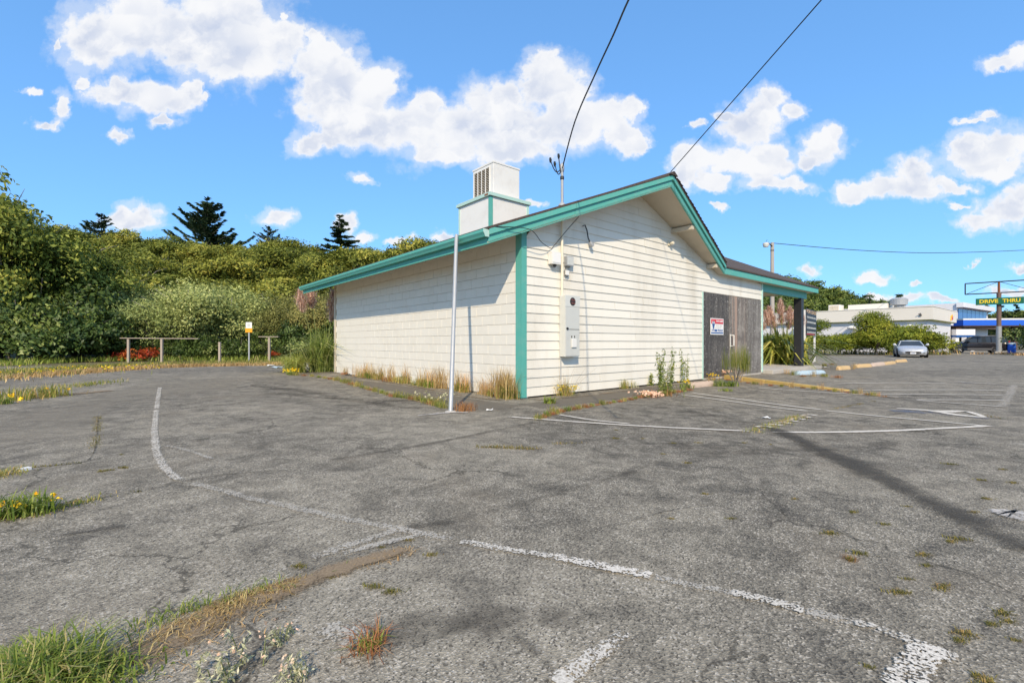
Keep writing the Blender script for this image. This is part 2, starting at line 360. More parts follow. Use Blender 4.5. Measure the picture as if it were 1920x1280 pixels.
def sheet_mat(name, col, col2, cover=.5, soft=.12, grain=26, edge=.25, rough=.9, alpha=1.0, lowf=.38, pull=.45, stones=.10):
    """worn paint or stain lying on the asphalt: ragged in its own grain, fading at its edges (uv.y across, uv.x along 0..1)"""
    m, nt, b, o = new_mat(name); T = NT(nt, '2D'); P = world_pos(T)
    uv = T.n('ShaderNodeUVMap').outputs[0]; sp = T.n('ShaderNodeSeparateXYZ'); T.l(uv, sp.inputs[0])
    v = T.math('SUBTRACT', .5, T.math('ABSOLUTE', T.math('SUBTRACT', sp.outputs[1], .5)))
    u = T.math('SUBTRACT', .5, T.math('ABSOLUTE', T.math('SUBTRACT', sp.outputs[0], .5)))
    n1 = T.noise(P, grain, 7, .72); n2 = T.noise(P, grain * .13, 4, .6)
    n = T.math('ADD', T.math('MULTIPLY', n1, 1 - lowf), T.math('MULTIPLY', n2, lowf))
    e = T.math('MULTIPLY', T.map(v, 0, edge), T.map(u, 0, .04), clamp=True)
    n = T.math('ADD', n, T.math('MULTIPLY', T.math('SUBTRACT', e, 1.0), pull))
    vc = T.n('ShaderNodeSeparateColor'); T.l(T.voro(P, 135, 'F1', 'Color'), vc.inputs[0]); n = T.math('ADD', n, T.math('MULTIPLY', T.math('SUBTRACT', vc.outputs[0], .5), stones))
    a = T.map(n, 1 - cover - soft, 1 - cover + soft, 0, alpha)
    c = T.mix(T.map(T.noise(P, 95, 5, .7), .3, .7), col, col2); T.l(c, b.inputs['Base Color']); b.inputs['Roughness'].default_value = rough
    b.inputs['Specular IOR Level'].default_value = .2
    tr = T.n('ShaderNodeBsdfTransparent'); mx = T.n('ShaderNodeMixShader'); T.l(a, mx.inputs[0]); T.l(tr.outputs[0], mx.inputs[1]); T.l(b.outputs[0], mx.inputs[2]); T.l(mx.outputs[0], o.inputs[0])
    return m
WH = (.70, .65, .56)
M['paint'] = sheet_mat('worn_white_line', WH, (.46, .42, .36), .515, .06, 30, .3, pull=.28, stones=.30)
M['paint_faint'] = sheet_mat('faint_white_line', WH, (.44, .40, .34), .51, .07, 30, .35, alpha=.62, pull=.25, stones=.34)
M['paint_strong'] = sheet_mat('white_line', (.76, .71, .62), (.52, .47, .40), .53, .05, 26, .28, pull=.28, stones=.30)
M['paint_far'] = sheet_mat('bay_line', (.72, .67, .58), (.55, .50, .43), .66, .10, 12, .25, pull=.22, stones=.12)
M['paint_yellow'] = sheet_mat('faint_yellow_line', (.55, .42, .20), (.42, .34, .20), .44, .12, 32, .3, alpha=.7)
M['paint_blue'] = sheet_mat('worn_blue_paint', (.10, .15, .27), (.16, .18, .22), .46, .12, 10, .3, alpha=.7)
M['stain'] = sheet_mat('dark_oil_stain', (.055, .050, .042), (.12, .105, .085), .50, .16, 9, .5, alpha=.5, lowf=.5)
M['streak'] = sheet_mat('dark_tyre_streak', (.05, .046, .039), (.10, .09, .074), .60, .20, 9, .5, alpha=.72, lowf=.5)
M['seal'] = sheet_mat('tar_seal', (.05, .047, .042), (.08, .073, .062), .50, .12, 14, .5, alpha=.75)
M['pale'] = sheet_mat('bleached_asphalt', (.37, .33, .26), (.27, .24, .19), .62, .22, 9, .4, alpha=.42)
M['walk'] = sheet_mat('walkway_asphalt', (.17, .15, .12), (.25, .22, .175), .80, .12, 12, .10, alpha=.65)
M['soil'] = sheet_mat('sandy_soil', (.30, .225, .145), (.19, .14, .09), .60, .10, 12, .5, lowf=.55, pull=.42)
M['straw'] = sheet_mat('dry_thatch', (.42, .28, .13), (.22, .14, .06), .50, .10, 16, .5, lowf=.55, pull=.5)
M['patch'] = sheet_mat('cement_patch', (.60, .57, .53), (.40, .36, .31), .58, .1, 10, .4)

M['turf'] = weathered('rough_turf_soil', (.13, .11, .05), (.07, .055, .03), .95, .8, .7, 14, .6)
M['hill'] = weathered('hill_soil', (.055, .06, .022), (.03, .03, .014), .95, .2, .7, 6, .5)
# ================================================================== GROUND
g = MB(); g.add([(-900, -300, -.04), (900, -300, -.04), (900, 1500, -.04), (-900, 1500, -.04)], [(0, 1, 2, 3)])
tag(g.build('ground', M['turf']), kind='structure')
lot = MB()
lot.add([(x, y, 0) for x, y in [(-48, -8), (70, -8), (80, 46), (74, 78), (34, 70), (16, 40), (11, 30), (-4, 26), (-9, 24.2), (-15, 22.8), (-21, 21.2), (-34, 18.5), (-48, 16)]], [tuple(range(13))])
LOT = tag(lot.build('parking_lot', M['asphalt']), kind='structure')
_zs = [0]
def strip(name, pts, w, mat, closed=False, z=None):
    """a flat ribbon laid on the lot along photo pixels; w in metres, a number or one per point"""
    P = [Vector((*G(*p), 0)) for p in pts]
    w = w if isinstance(w, (list, tuple)) else [w] * len(P)
    # resample smoothly
    Q = []; Wd = []
    n = len(P)
    for i in range(n - 1):
        a, b_, c, d_ = P[max(i - 1, 0)], P[i], P[i + 1], P[min(i + 2, n - 1)]
        for k in range(6):
            t = k / 6
            Q.append(.5 * ((2 * b_) + (c - a) * t + (2 * a - 5 * b_ + 4 * c - d_) * t * t + (-a + 3 * b_ - 3 * c + d_) * t ** 3)); Wd.append(w[i] * (1 - t) + w[i + 1] * t)
    Q.append(P[-1]); Wd.append(w[-1])
    lay = {'bleached_patch': .0015, 'walkway': .003, 'dark_stain': .0045, 'crack': .006, 'broken_ground': .0105, 'symbol_ground': .0072, 'cement_patch': .0082}.get(name, .0094)
    _zs[0] += 1; zz = lay + .00018 * (_zs[0] % 6)
    m = MB(); m2 = len(Q); uv = []
    L = [0]
    for i in range(1, m2): L.append(L[-1] + (Q[i] - Q[i - 1]).length)
    for i, q in enumerate(Q):
        t = (Q[min(i + 1, m2 - 1)] - Q[max(i - 1, 0)]); t = Vector((t.x, t.y, 0)).normalized(); nn = Vector((-t.y, t.x, 0)) * Wd[i] / 2
        m.v += [tuple(q + nn), tuple(q - nn)]; uv += [(L[i] / max(L[-1], 1e-6), 1.0), (L[i] / max(L[-1], 1e-6), 0.0)]
    m.f = [(2 * i, 2 * i + 1, 2 * i + 3, 2 * i + 2) for i in range(m2 - 1)]
    me = m.mesh(name, mat); ul = me.uv_layers.new(name='UVMap')
    for lp in me.loops: ul.data[lp.index].uv = uv[lp.vertex_index]
    return link(name, me, LOT, (0, 0, z if z else zz))

# bleached older surface, walkways, stains (marks with a shape of their own)
def patch(name, near, far, mat, z):
    """a flat sheet between two lines of photo pixels"""
    m = MB(); n = len(near); uv = []
    for i, (a_, c_) in enumerate(zip(near, far)): m.v += [(*G(*a_), 0), (*G(*c_), 0)]; uv += [(i / (n - 1), 0), (i / (n - 1), 1)]
    m.f = [(2 * i, 2 * i + 2, 2 * i + 3, 2 * i + 1) for i in range(n - 1)]; me = m.mesh(name, mat); ul = me.uv_layers.new(name='UVMap')
    for lp in me.loops: ul.data[lp.index].uv = uv[lp.vertex_index]
    return link(name, me, LOT, (0, 0, z))
patch('bleached_patch', [(-80, 888), (60, 874), (150, 866), (178, 842), (185, 800), (250, 777), (340, 762), (460, 742)], [(-80, 768), (40, 762), (100, 750), (140, 738), (190, 728), (250, 716), (330, 706), (460, 700)], M['pale'], .0016)
patch('worn_patch', [(460, 735), (560, 745), (680, 765), (800, 772)], [(460, 712), (560, 722), (680, 742), (800, 760)], M['stain'], .0022)
patch('worn_patch', [(1180, 850), (1320, 880), (1480, 870), (1700, 850)], [(1180, 812), (1320, 818), (1480, 822), (1700, 815)], M['stain'], .0024)
patch('worn_patch', [(700, 1290), (860, 1270), (1040, 1230), (1200, 1180)], [(640, 1120), (800, 1100), (960, 1090), (1120, 1110)], M['stain'], .0026)
strip('walkway', [(640, 711), (740, 727), (860, 752), (965, 766)], [.5, .8, .85, .7], M['walk'])
strip('walkway', [(990, 762), (1090, 750), (1200, 735), (1270, 725)], [.7, .75, .7, .6], M['walk'])
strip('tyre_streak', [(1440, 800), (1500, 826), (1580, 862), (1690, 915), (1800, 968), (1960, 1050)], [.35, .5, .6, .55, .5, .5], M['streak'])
for pts, w in [([(600, 865), (760, 840), (890, 815), (1010, 790)], .28), ([(500, 735), (600, 745), (700, 750), (800, 752)], .9),
               ([(740, 995), (900, 965), (1080, 915), (1200, 880)], .30), ([(1280, 770), (1370, 785), (1430, 800)], .8),
               ([(690, 890), (770, 898), (830, 902)], .09), ([(960, 1190), (1010, 1230), (1060, 1290)], .20), ([(1160, 1230), (1230, 1240)], .22),
               ([(1060, 1010), (1200, 970), (1330, 945), (1420, 950)], .05), ([(1690, 712), (1800, 718), (1940, 726)], .6),
               ([(500, 790), (640, 778), (760, 765)], .12), ([(300, 770), (420, 758), (560, 745)], .15),
               ([(60, 1010), (140, 1000), (240, 985)], .16), ([(560, 1075), (640, 1050), (760, 1010)], .22),
               ([(1600, 790), (1680, 776), (1700, 775)], .25), ([(300, 910), (420, 890), (560, 880)], .12)]:
    strip('dark_stain', pts, w, M['stain'])
# tar seams and cracks
for pts, w in [([(0, 884), (60, 876), (150, 868), (175, 850), (182, 815), (184, 778)], .045), ([(184, 778), (240, 774), (300, 770), (360, 764)], .06),
               ([(0, 960), (90, 948), (180, 936), (260, 922), (330, 908)], .05), ([(360, 906), (430, 898), (480, 895)], .03),
               ([(1300, 950), (1190, 975), (1120, 1000)], .025), ([(845, 772), (900, 778), (960, 788), (990, 785), (1040, 772)], .05),
               ([(1040, 830), (1150, 820), (1280, 812), (1410, 805), (1545, 768), (1700, 742)], .03), ([(1600, 735), (1720, 755), (1820, 775), (1930, 795)], .04),
               ([(1410, 808), (1480, 840), (1600, 880), (1700, 930)], .02), ([(900, 838), (1010, 842), (1100, 830)], .05),
               ([(320, 712), (430, 702), (560, 693)], .05), ([(1740, 1150), (1690, 1110), (1640, 1040), (1560, 980)], .02)]:
    strip('crack', pts, w, M['seal'])
# painted lines
L_ = [('paint', [(300, 726), (296, 748), (294, 768)], .11), ('paint', [(293, 768), (290, 800), (291, 830), (296, 856), (318, 888), (352, 906)], .10),
      ('paint_faint', [(352, 906), (420, 922), (480, 938), (560, 955), (640, 973), (740, 992), (860, 1016)], .10),
      ('paint', [(860, 1016), (940, 1030), (1040, 1046)], .085), ('paint_strong', [(1035, 1045), (1120, 1062), (1225, 1083)], .095),
      ('paint_faint', [(1225, 1083), (1300, 1100), (1380, 1115)], .08), ('paint', [(1370, 1112), (1440, 1128), (1510, 1148)], .09),
      ('paint_faint', [(1510, 1148), (1560, 1160), (1610, 1172)], .09), ('paint', [(1600, 1168), (1670, 1190), (1740, 1216), (1800, 1240)], .09),
      ('paint_strong', [(1752, 1212), (1725, 1245), (1690, 1300)], .15), ('paint', [(1175, 1185), (1130, 1222), (1040, 1290)], .10),
      ('paint_faint', [(580, 1048), (660, 1022), (755, 992)], .10), ('paint_faint', [(640, 1040), (720, 1020), (800, 1002)], .07),
      ('paint_faint', [(600, 1180), (640, 1190), (680, 1205)], .14), ('paint_faint', [(310, 836), (350, 845), (400, 862)], .07),
      ('paint_far', [(955, 782), (1100, 793), (1250, 802), (1405, 809)], .085), ('paint_far', [(1048, 778), (1110, 788), (1180, 795)], .07),
      ('paint_far', [(1445, 811), (1560, 811), (1680, 808), (1780, 803), (1856, 799)], .10), ('paint_far', [(1545, 770), (1640, 780), (1750, 790), (1856, 800)], .075),
      ('paint_far', [(1296, 737), (1380, 748), (1460, 759), (1545, 769)], .085), ('paint_far', [(1274, 740), (1350, 750), (1450, 764), (1520, 772)], .075),
      ('paint_yellow', [(1270, 757), (1320, 765), (1375, 774)], .07), ('paint_yellow', [(1360, 740), (1440, 748), (1500, 753)], .06), ('paint_yellow', [(1120, 770), (1170, 782), (1190, 786)], .06),
      ('paint_far', [(1420, 727), (1500, 733), (1600, 739), (1690, 745)], .09), ('paint', [(1400, 730), (1470, 738), (1550, 746)], .06),
      ('paint_far', [(1720, 751), (1800, 757), (1884, 763)], .075), ('paint_far', [(1718, 750), (1800, 750), (1886, 751)], .08), ('paint_far', [(1640, 739), (1760, 740), (1886, 741)], .08),
      ('paint_far', [(1600, 732), (1760, 731), (1890, 732)], .09), ('paint_far', [(1570, 719), (1680, 718), (1780, 719)], .09), ('paint_faint', [(1580, 714), (1680, 713), (1760, 713)], .10),
      ('paint_faint', [(1650, 727), (1720, 725), (1790, 725)], .1), ('paint_faint', [(1902, 722), (1892, 740), (1878, 764)], .22)]
for m, pts, w in L_: strip('painted_line', pts, w, M[m])
for k, x in enumerate((1418, 1436, 1452, 1466, 1480, 1492, 1503)):         # short worn marks between the bays
    y = 801 - k * 3.6; strip('painted_mark', [(x, y), (x + 14, y - 1.5), (x + 30, y + 1)], .08, M['paint_far'])
strip('symbol_ground', [(1665, 770), (1740, 774), (1860, 787)], [.45, .75, .3], M['paint_blue'])
strip('painted_symbol', [(1680, 766), (1740, 770), (1800, 779), (1852, 783)], [.10, .18, .2, .10], M['paint_far'])
strip('painted_symbol', [(1742, 771), (1775, 772), (1812, 772), (1845, 782)], [.12, .24, .12, .08], M['paint_far'])
strip('symbol_ground', [(1790, 716), (1830, 719), (1880, 721)], [.3, .4, .3], M['paint_blue'])
strip('painted_symbol', [(1796, 716), (1830, 718), (1870, 721)], [.12, .2, .12], M['paint'])
strip('painted_symbol', [(1905, 832), (1925, 836), (1950, 842)], .18, M['paint_faint'])
strip('cement_patch', [(1868, 955), (1900, 965), (1960, 975)], [.2, .45, .5], M['patch'])
strip('cement_patch', [(780, 780), (840, 774), (880, 774)], [.10, .22, .12], M['patch'])
strip('cement_patch', [(1230, 875), (1262, 880)], .12, M['pale'])
# soil and thatch where the surface has broken up
for m, pts, w in [('soil', [(230, 1262), (330, 1210), (430, 1158), (540, 1106), (650, 1064), (770, 1030)], [.5, .5, .42, .34, .26, .16]),
                  ('straw', [(120, 1270), (240, 1220), (330, 1175), (430, 1128), (520, 1096)], [.6, .46, .36, .24, .14]),
                  ('straw', [(-30, 965), (60, 955), (160, 938)], .16), ('straw', [(-30, 895), (20, 890)], .3),
                  ('straw', [(-60, 705), (60, 700), (180, 692), (290, 686), (380, 683)], [3.5, 2.6, 1.7, 1.5, 1.4]),
                  ('straw', [(-60, 752), (30, 748), (90, 744), (125, 741)], [1.1, 1.0, .7, .3]), ('soil', [(100, 742), (150, 738), (210, 732)], .7),
                  ('straw', [(380, 684), (470, 681), (560, 680), (620, 680)], 1.6), ('soil', [(640, 702), (760, 722), (880, 744), (975, 753)], .16), ('soil', [(990, 752), (1100, 742), (1210, 728), (1320, 716)], .16),
                  ('straw', [(530, 700), (600, 706), (660, 722), (740, 742), (845, 768)], .22), ('straw', [(1000, 785), (1060, 772), (1140, 757), (1230, 742), (1300, 731)], .2),
                  ('straw', [(1370, 723), (1450, 721), (1540, 729), (1600, 737), (1700, 748)], .16), ('straw', [(1410, 806), (1450, 794), (1490, 783), (1520, 776)], .34),
                  ('straw', [(1460, 700), (1540, 706), (1640, 708)], .5)]:
    strip('broken_ground', pts, w, M[m])

# hillside
def smooth(a, b, x): t = np.clip((x - a) / (b - a), 0, 1); return t * t * (3 - 2 * t)
def hill_z(X, Y):
    X = np.asarray(X, float); Y = np.asarray(Y, float)
    y0 = 33 + np.interp(X, [-200, -60, -8, 20, 60, 120, 220], [-8, -4, 0, 25, 75, 120, 160])
    hm = np.interp(X, [-250, -90, -40, 0, 70, 110, 150, 200, 330], [15, 14, 12, 12, 17, 13, 10, 9, 14])
    ln = np.interp(X, [-60, 0, 80, 200], [44, 46, 55, 90])
    return hm * smooth(0, 1, (Y - y0) / ln)
nx, ny = 120, 70
xs = np.linspace(-260, 420, nx); ys = np.linspace(24, 420, ny) 
XX, YY = np.meshgrid(xs, ys); ZZ = hill_z(XX, YY) - .25 + .5 * np.sin(XX * .21) * np.cos(YY * .17) * smooth(0.3, 3, hill_z(XX, YY))
hm = MB(); hm.v = list(zip(XX.ravel().tolist(), YY.ravel().tolist(), ZZ.ravel().tolist()))
hm.f = [(j * nx + i, j * nx + i + 1, (j + 1) * nx + i + 1, (j + 1) * nx + i) for j in range(ny - 1) for i in range(nx - 1)]
tag(hm.build('hillside', M['hill'], smooth=True), kind='structure')

# ================================================================== BUILDING
UX, UY = .7638, .6455                   # along the gable wall; the block wall runs at right angles
C0 = Vector((.175, 8.83, 0)); BANG = math.atan2(UY, UX)
def gable_t(px):
    r = (px - CX) / F; return (r * C0.y - C0.x) / (UX - r * UY)
def block_s(px):
    r = (px - CX) / F; return (C0.x - r * C0.y) / (UY + r * UX)
def Lw(t, s, z=0): return Vector((C0.x + UX * t - UY * s, C0.y + UY * t + UX * s, z))
def to_local(x, y): dx, dy = x - C0.x, y - C0.y; return dx * UX + dy * UY, -dx * UY + dy * UX
B = empty('vacant_building', C0, BANG, 'single storey cream building with teal trim, low gable roof and boarded doorway', 'building')
ZR, TR, K, Z0 = 4.70, 3.86, .39, 3.195       # soffit at the ridge, ridge position, pitch, soffit at the corner
TE, TB, WL, DL = -.88, 7.86, 11.1, 10.05     # eave, break to the porch roof, gable wall length, block wall length
ZP = 3.14
def zs(t): return ZR - K * abs(t - TR)
def over(t): return .88 - (.88 - .12) * (TR - t) / (TR - TE) if t < TR else .88 - (.88 - .25) * (t - TR) / (TB - TR)
DT0, DT1, DZ = gable_t(1317), gable_t(1425), 2.55

# --- block wall: mortar core and single blocks
bw = MB(); bw.box(.02, .2, .02, DL, 0, zs(.02) - .02); BW = bw.build('block_wall', M['mortar'], B)
bm = bmesh.new(); bmesh.ops.create_cube(bm, size=1); bmesh.ops.scale(bm, vec=(.03, .4015, .1985), verts=bm.verts)
bmesh.ops.bevel(bm, geom=[e for e in bm.edges if all(v.co.x < 0 for v in e.verts)], offset=.004, segments=1, affect='EDGES')
blk = bpy.data.meshes.new('block'); bm.to_mesh(blk); bm.free(); blk.materials.append(M['block'])
cells = []
for r in range(16):
    z = .02 + r * .2032; off = 0 if r % 2 else .2032
    for c in range(-1, 26):
        s0 = .03 + c * .4064 + off; s1 = s0 + .4015
        a, b_ = max(s0, .03), min(s1, DL)
        if b_ - a < .08 or z + .1985 > zs(0) + .08: continue
        cells.append((a, b_, z))
cells.sort(key=lambda q: q[0] - .001 * q[2])
for a, b_, z in cells[:300]:
    o = link('block', blk, BW, (.012 + rnd.uniform(-.0015, .0015), (a + b_) / 2, z + .0993)); o.scale = (1, (b_ - a) / .4015, 1)
rest = MB()
for a, b_, z in cells[300:]: rest.box(-.003, .03, a, b_, z, z + .1985)
tag(rest.build('far_blocks', M['block'], BW), kind='stuff')
fr = MB(); fr.box(.0, .05, .0, DL, zs(0) - .16, zs(0) + .01); fr.build('frieze_board', M['block'], B)

# --- siding wall
def lim(z):      # extent of the gable wall at a height
    a = 0 if z <= zs(0) else TR - (ZR - z) / K
    b_ = WL if z <= ZP - .01 else min(TR + (ZR - z) / K, WL)
    return a, b_
back = MB()
poly = [(.03, 0), (WL, 0), (WL, ZP), (TB, ZP), (TR, ZR), (.03, zs(.03))]
back.prism(poly, 'y', .03, .20); SW = back.build('siding_wall', M['dark'], B)
EX = .181
joints = {}
nrow = int(ZR / EX) + 1
for r in range(nrow):
    zb, zt = .03 + r * EX, .03 + (r + 1) * EX + .012
    if zb > ZR - .05: break
    zt = min(zt, ZR - .005)
    segs = []
    a0, b0 = lim(zb); a1, b1 = lim(zt)
    spans = [(a0, b0, a1, b1)]
    lo_ = zb
    if zb < DZ - .02:
        spans = [(max(a0, .10), DT0 - .05, max(a1, .10), DT0 - .05, zb), (DT1 + .01, WL, DT1 + .01, WL, zb)]
        if zt > DZ + .02: spans.append((DT0 - .047, DT1 + .007, DT0 - .047, DT1 + .007, DZ + .004))
    else: spans = [(max(a0, .10), b0, max(a1, .10), b1, zb)]
    for (p, q, p1, q1, lo_) in spans:
        cuts = [p]; x = p + rnd.uniform(1.2, 4.2)
        while x < q - 1.0: cuts.append(x); x += rnd.uniform(2.6, 4.9)
        cuts.append(q)
        for i in range(len(cuts) - 1):
            l, rr = cuts[i] + (.005 if i else 0), cuts[i + 1] - (.005 if i < len(cuts) - 2 else 0)
            lt = max(l, p1) if i else p1; rt = min(rr, q1) if i < len(cuts) - 2 else q1
            if rt <= lt + .02: rt = lt = (max(min((l + rr) / 2, q1), p1)); lt -= .005; rt += .005
            j = rnd.uniform(-.002, .002); bo, tp = -.022 + j, -.003
            lo = lo_ + rnd.uniform(-.002, .002)
            m_ = MB(); m_.hexa([(l, bo, lo), (rr, bo, lo), (rr, .03, lo), (l, .03, lo), (lt, tp, zt), (rt, tp, zt), (rt, .03, zt), (lt, .03, zt)])
            m_.build('siding_board', M['siding'], SW)
# corner boards
c1 = MB(); c1.box(-.028, .105, -.045, -.02, .02, zs(0) - .0); c1.build('corner_board', M['teal'], B)
c2 = MB(); c2.box(-.028, -.003, -.019, .13, .02, zs(0) - .0); c2.build('corner_board', M['teal'], B)
c3 = MB(); c3.box(WL - .005, WL + .07, -.04, .12, .06, ZP - .01); c3.build('corner_board', M['teal_pale'], B)
c4 = MB(); c4.box(-.03, .0, DL - .02, DL + .12, .02, zs(0)); c4.build('corner_board', M['soffit'], B)
# other walls (the far sides)
ow = MB(); ow.box(WL - .2, WL - .002, .21, DL, 0, ZP); ow.build('side_wall', M['siding'], B)
ow = MB(); ow.box(.21, WL - .21, DL - .2, DL - .01, 0, 3.1); ow.build('rear_wall', M['siding'], B)
# boarded doorway
DW = MB(); DW.box(DT0 - .02, DT1 + .02, .0, .03, 0, DZ); DWo = DW.build('doorway', M['dark'], B)
ds = [DT0, gable_t(1365), gable_t(1399), DT1]
for i, mt in enumerate(('ply1', 'ply2', 'ply3')):
    w = ds[i + 1] - ds[i] - .012; p = MB(); p.box(0, w, -.018, .0, 0, DZ - .03 - .01 * i)
    o = p.build('plywood_sheet', M[mt], DWo, (ds[i] + .006, -.012 - .004 * i, .03), bevel=.003)
    o['label'] = ('dark grey weathered plywood sheet', 'streaked brown grey plywood sheet', 'speckled grey plywood sheet')[i]
    nl = [(x, z) for x in (.06, w / 2, w - .06) for z in (.3, .9, 1.5, 2.1, 2.4)]
    for x, z in nl:
        q = MB(); q.lathe([(.006, -.021), (.012, -.0195), (.014, -.018)], 8, (0, 0, 0), 'y'); q.build('screw_head', M['panel_grey'], DWo, (ds[i] + x + rnd.uniform(-.03, .03), -.0125 - .004 * i, z + rnd.uniform(-.08, .08)))
tr = MB(); tr.box(DT0 - .045, DT0 - .002, -.035, .02, .02, DZ + .0); tr.build('door_trim', M['teal_pale'], B)
tr = MB(); tr.box(DT0 + .0, DT1, -.045, .02, .0, .045); tr.build('door_sill', M['concrete'], B)
hx = gable_t(1366); hp = MB()
hp.tube([(0, 0, 0), (0, -.09, .01), (0, -.09, .0), (0, -.09, -.32), (0, 0, -.33)], .017, 8)
hp.box(-.075, -.04, -.012, .0, -.36, .04); hp.build('pull_handle', M['white'], DWo, (hx + .08, -.04, 1.30))

# --- roof
def rake(name, ta, tb, oa, ob, lo, hi, th, push, mat, parent):
    """a board along the sloped gable edge between two positions, thickness th, standing push proud"""
    d = Vector((tb - ta, -(ob - oa), 0)).normalized(); n = Vector((d.y, -d.x, 0))
    if n.y > 0: n = -n
    A, Bp = Vector((ta, -oa, zs(ta))), Vector((tb, -ob, zs(tb)))
    q = []
    for zz in (lo, hi):
        q += [A + n * push + Vector((0, 0, zz)), Bp + n * push + Vector((0, 0, zz)), Bp + n * (push - th) + Vector((0, 0, zz)), A + n * (push - th) + Vector((0, 0, zz))]
    m = MB(); m.hexa(q); return m.build(name, mat, parent)
SB = DL + .85
rf = MB()       # shingled deck of the main gable
lft = [(TE - .04, -over(TE) - .04), (TR, -.88 - .05), (TR, SB), (TE - .04, SB)]
def deck(m, plan, zf, lo, hi):
    n = len(plan); m.add([(t, s, zf(t) + lo) for t, s in plan] + [(t, s, zf(t) + hi) for t, s in plan],
        [tuple(range(n - 1, -1, -1)), tuple(range(n, 2 * n))] + [(i, (i + 1) % n, n + (i + 1) % n, n + i) for i in range(n)])
deck(rf, lft, zs, .245, .29)
RF = rf.build('roof', M['shingle'], B)
r2 = MB(); deck(r2, [(TR, -.93), (TB + .03, -.30), (TB + .03, SB), (TR, SB)], zs, .245, .29); r2.build('roof_slope', M['shingle'], RF)
rc = MB(); rc.hexa([(TR - .16, -.955, zs(TR - .16) + .292), (TR + .16, -.955, zs(TR + .16) + .292), (TR + .16, SB, zs(TR + .16) + .292), (TR - .16, SB, zs(TR - .16) + .292),
     (TR - .02, -.955, zs(TR) + .315), (TR + .02, -.955, zs(TR) + .315), (TR + .02, SB, zs(TR) + .315), (TR - .02, SB, zs(TR) + .315)]); rc.build('ridge_cap', M['shingle'], RF)
# ragged shingle ends along the right hand rake
for k in range(26):
    t = TR + .2 + (TB - TR - .25) * k / 26; q = MB(); o_ = over(t) + .055 + rnd.uniform(0, .015)
    q.box(0, .17, 0, .12, 0, .014); q.build('shingle', M['shingle'], RF, (t, -o_, zs(t) + .292), (0, math.atan(K), 0))
s1 = MB(); deck(s1, [(TE, -over(TE)), (TR, -.88), (TR, SB - .05), (TE, SB - .05)], zs, 0, .02); s1.build('soffit', M['soffit'], RF)
s2 = MB(); deck(s2, [(TR, -.88), (TB, -.25), (TB, SB - .05), (TR, SB - .05)], zs, 0, .02); s2.build('soffit', M['soffit'], RF)
tm = gable_t(1010)
for (ta, tb) in ((TE, 1.05), (1.058, TR), (TR, TB)):
    rake('fascia_board', ta, tb, over(ta), over(tb), -.015, .16, .04, .0, M['teal'], RF)
    rake('fascia_trim', ta, tb, over(ta), over(tb), .140, .246, .06, .042, M['teal'], RF)
ef = MB(); ef.box(TE - .002, TE + .035, -over(TE) + .03, SB - .02, zs(TE) - .015, zs(TE) + .2); ef.build('eave_fascia', M['teal'], RF)
rb = MB(); deck(rb, [(TE, SB - .045), (TR, SB - .045), (TR, SB - .01), (TE, SB - .01)], zs, -.015, .24); rb.build('fascia_board', M['teal'], RF)
# gutter: folded profile
gz = zs(TE) + .10
prof = [(TE - .004, gz + .12), (TE - .004, gz), (TE - .085, gz), (TE - .10, gz + .035), (TE - .125, gz + .075), (TE - .125, gz + .125), (TE - .105, gz + .125), (TE - .105, gz + .115),
        (TE - .115, gz + .115), (TE - .115, gz + .08), (TE - .092, gz + .04), (TE - .08, gz + .01), (TE - .014, gz + .01), (TE - .014, gz + .12)]
gu = MB(); gu.prism(prof, 'y', -over(TE) - .02, SB + .02); gu.build('gutter', M['teal'], RF)
for sy, nm in ((-over(TE) - .028, 'gutter_end'), (SB + .021, 'gutter_end')):
    e = MB(); e.prism([(TE - .004, gz + .125), (TE - .004, gz - .004), (TE - .088, gz - .004), (TE - .104, gz + .035), (TE - .13, gz + .075), (TE - .13, gz + .13)], 'y', sy, sy + .007); e.build(nm, M['teal_pale'], RF)
for k in range(9):
    e = MB(); e.box(TE - .132, TE - .0, 0, .03, gz + .126, gz + .132); e.build('gutter_strap', M['teal'], RF, (0, .5 + k * 1.2, 0))
for tt in (5.35, 7.25):
    e = MB(); e.box(tt - .05, tt + .05, -over(tt) + .045, .0, zs(tt) - .13, zs(tt) - .025); e.build('lookout_beam', M['soffit'], RF)
# porch roof, hipped
PT, PS0, PS1, KP = 16.2, -.25, 6.0, .50
zt0 = ZP + .215
hipm = (PS0 + PS1) / 2; rise = KP * (hipm - PS0)
pr = MB()
vs = [(TB - .5, PS0 - .03, zt0), (PT + .04, PS0 - .03, zt0), (PT + .04, PS1, zt0), (TB - .5, PS1, zt0), (TB - 3.0, hipm, zt0 + rise), (PT - (hipm - PS0), hipm, zt0 + rise)]
vs2 = [(x, y, z - .045) for x, y, z in vs]
pr.add(vs + vs2, [(0, 1, 5, 4), (1, 2, 5), (2, 3, 4, 5), (7, 6, 10, 11), (8, 7, 11), (9, 8, 11, 10), (0, 6, 7, 1), (1, 7, 8, 2), (2, 8, 9, 3), (3, 9, 10, 4), (0, 4, 10, 6)])
PR = pr.build('porch_roof', M['shingle'], B)
f_ = MB(); f_.box(TB + .02, PT, PS0 - .002, PS0 + .04, ZP - .015, ZP + .168); f_.build('porch_fascia', M['teal'], PR)
f_ = MB(); f_.box(PT - .04, PT - .001, PS0 + .042, PS1 - .02, ZP - .015, ZP + .168); f_.build('porch_fascia', M['teal'], PR)
f_ = MB(); f_.box(TB + .03, PT - .045, PS0 + .045, PS1 - .03, ZP, ZP + .02); f_.build('porch_ceiling', M['soffit'], PR)
f_ = MB(); f_.box(WL + .075, PT - .5, .02, .14, ZP - .27, ZP - .002); f_.build('porch_beam', M['teal'], PR)
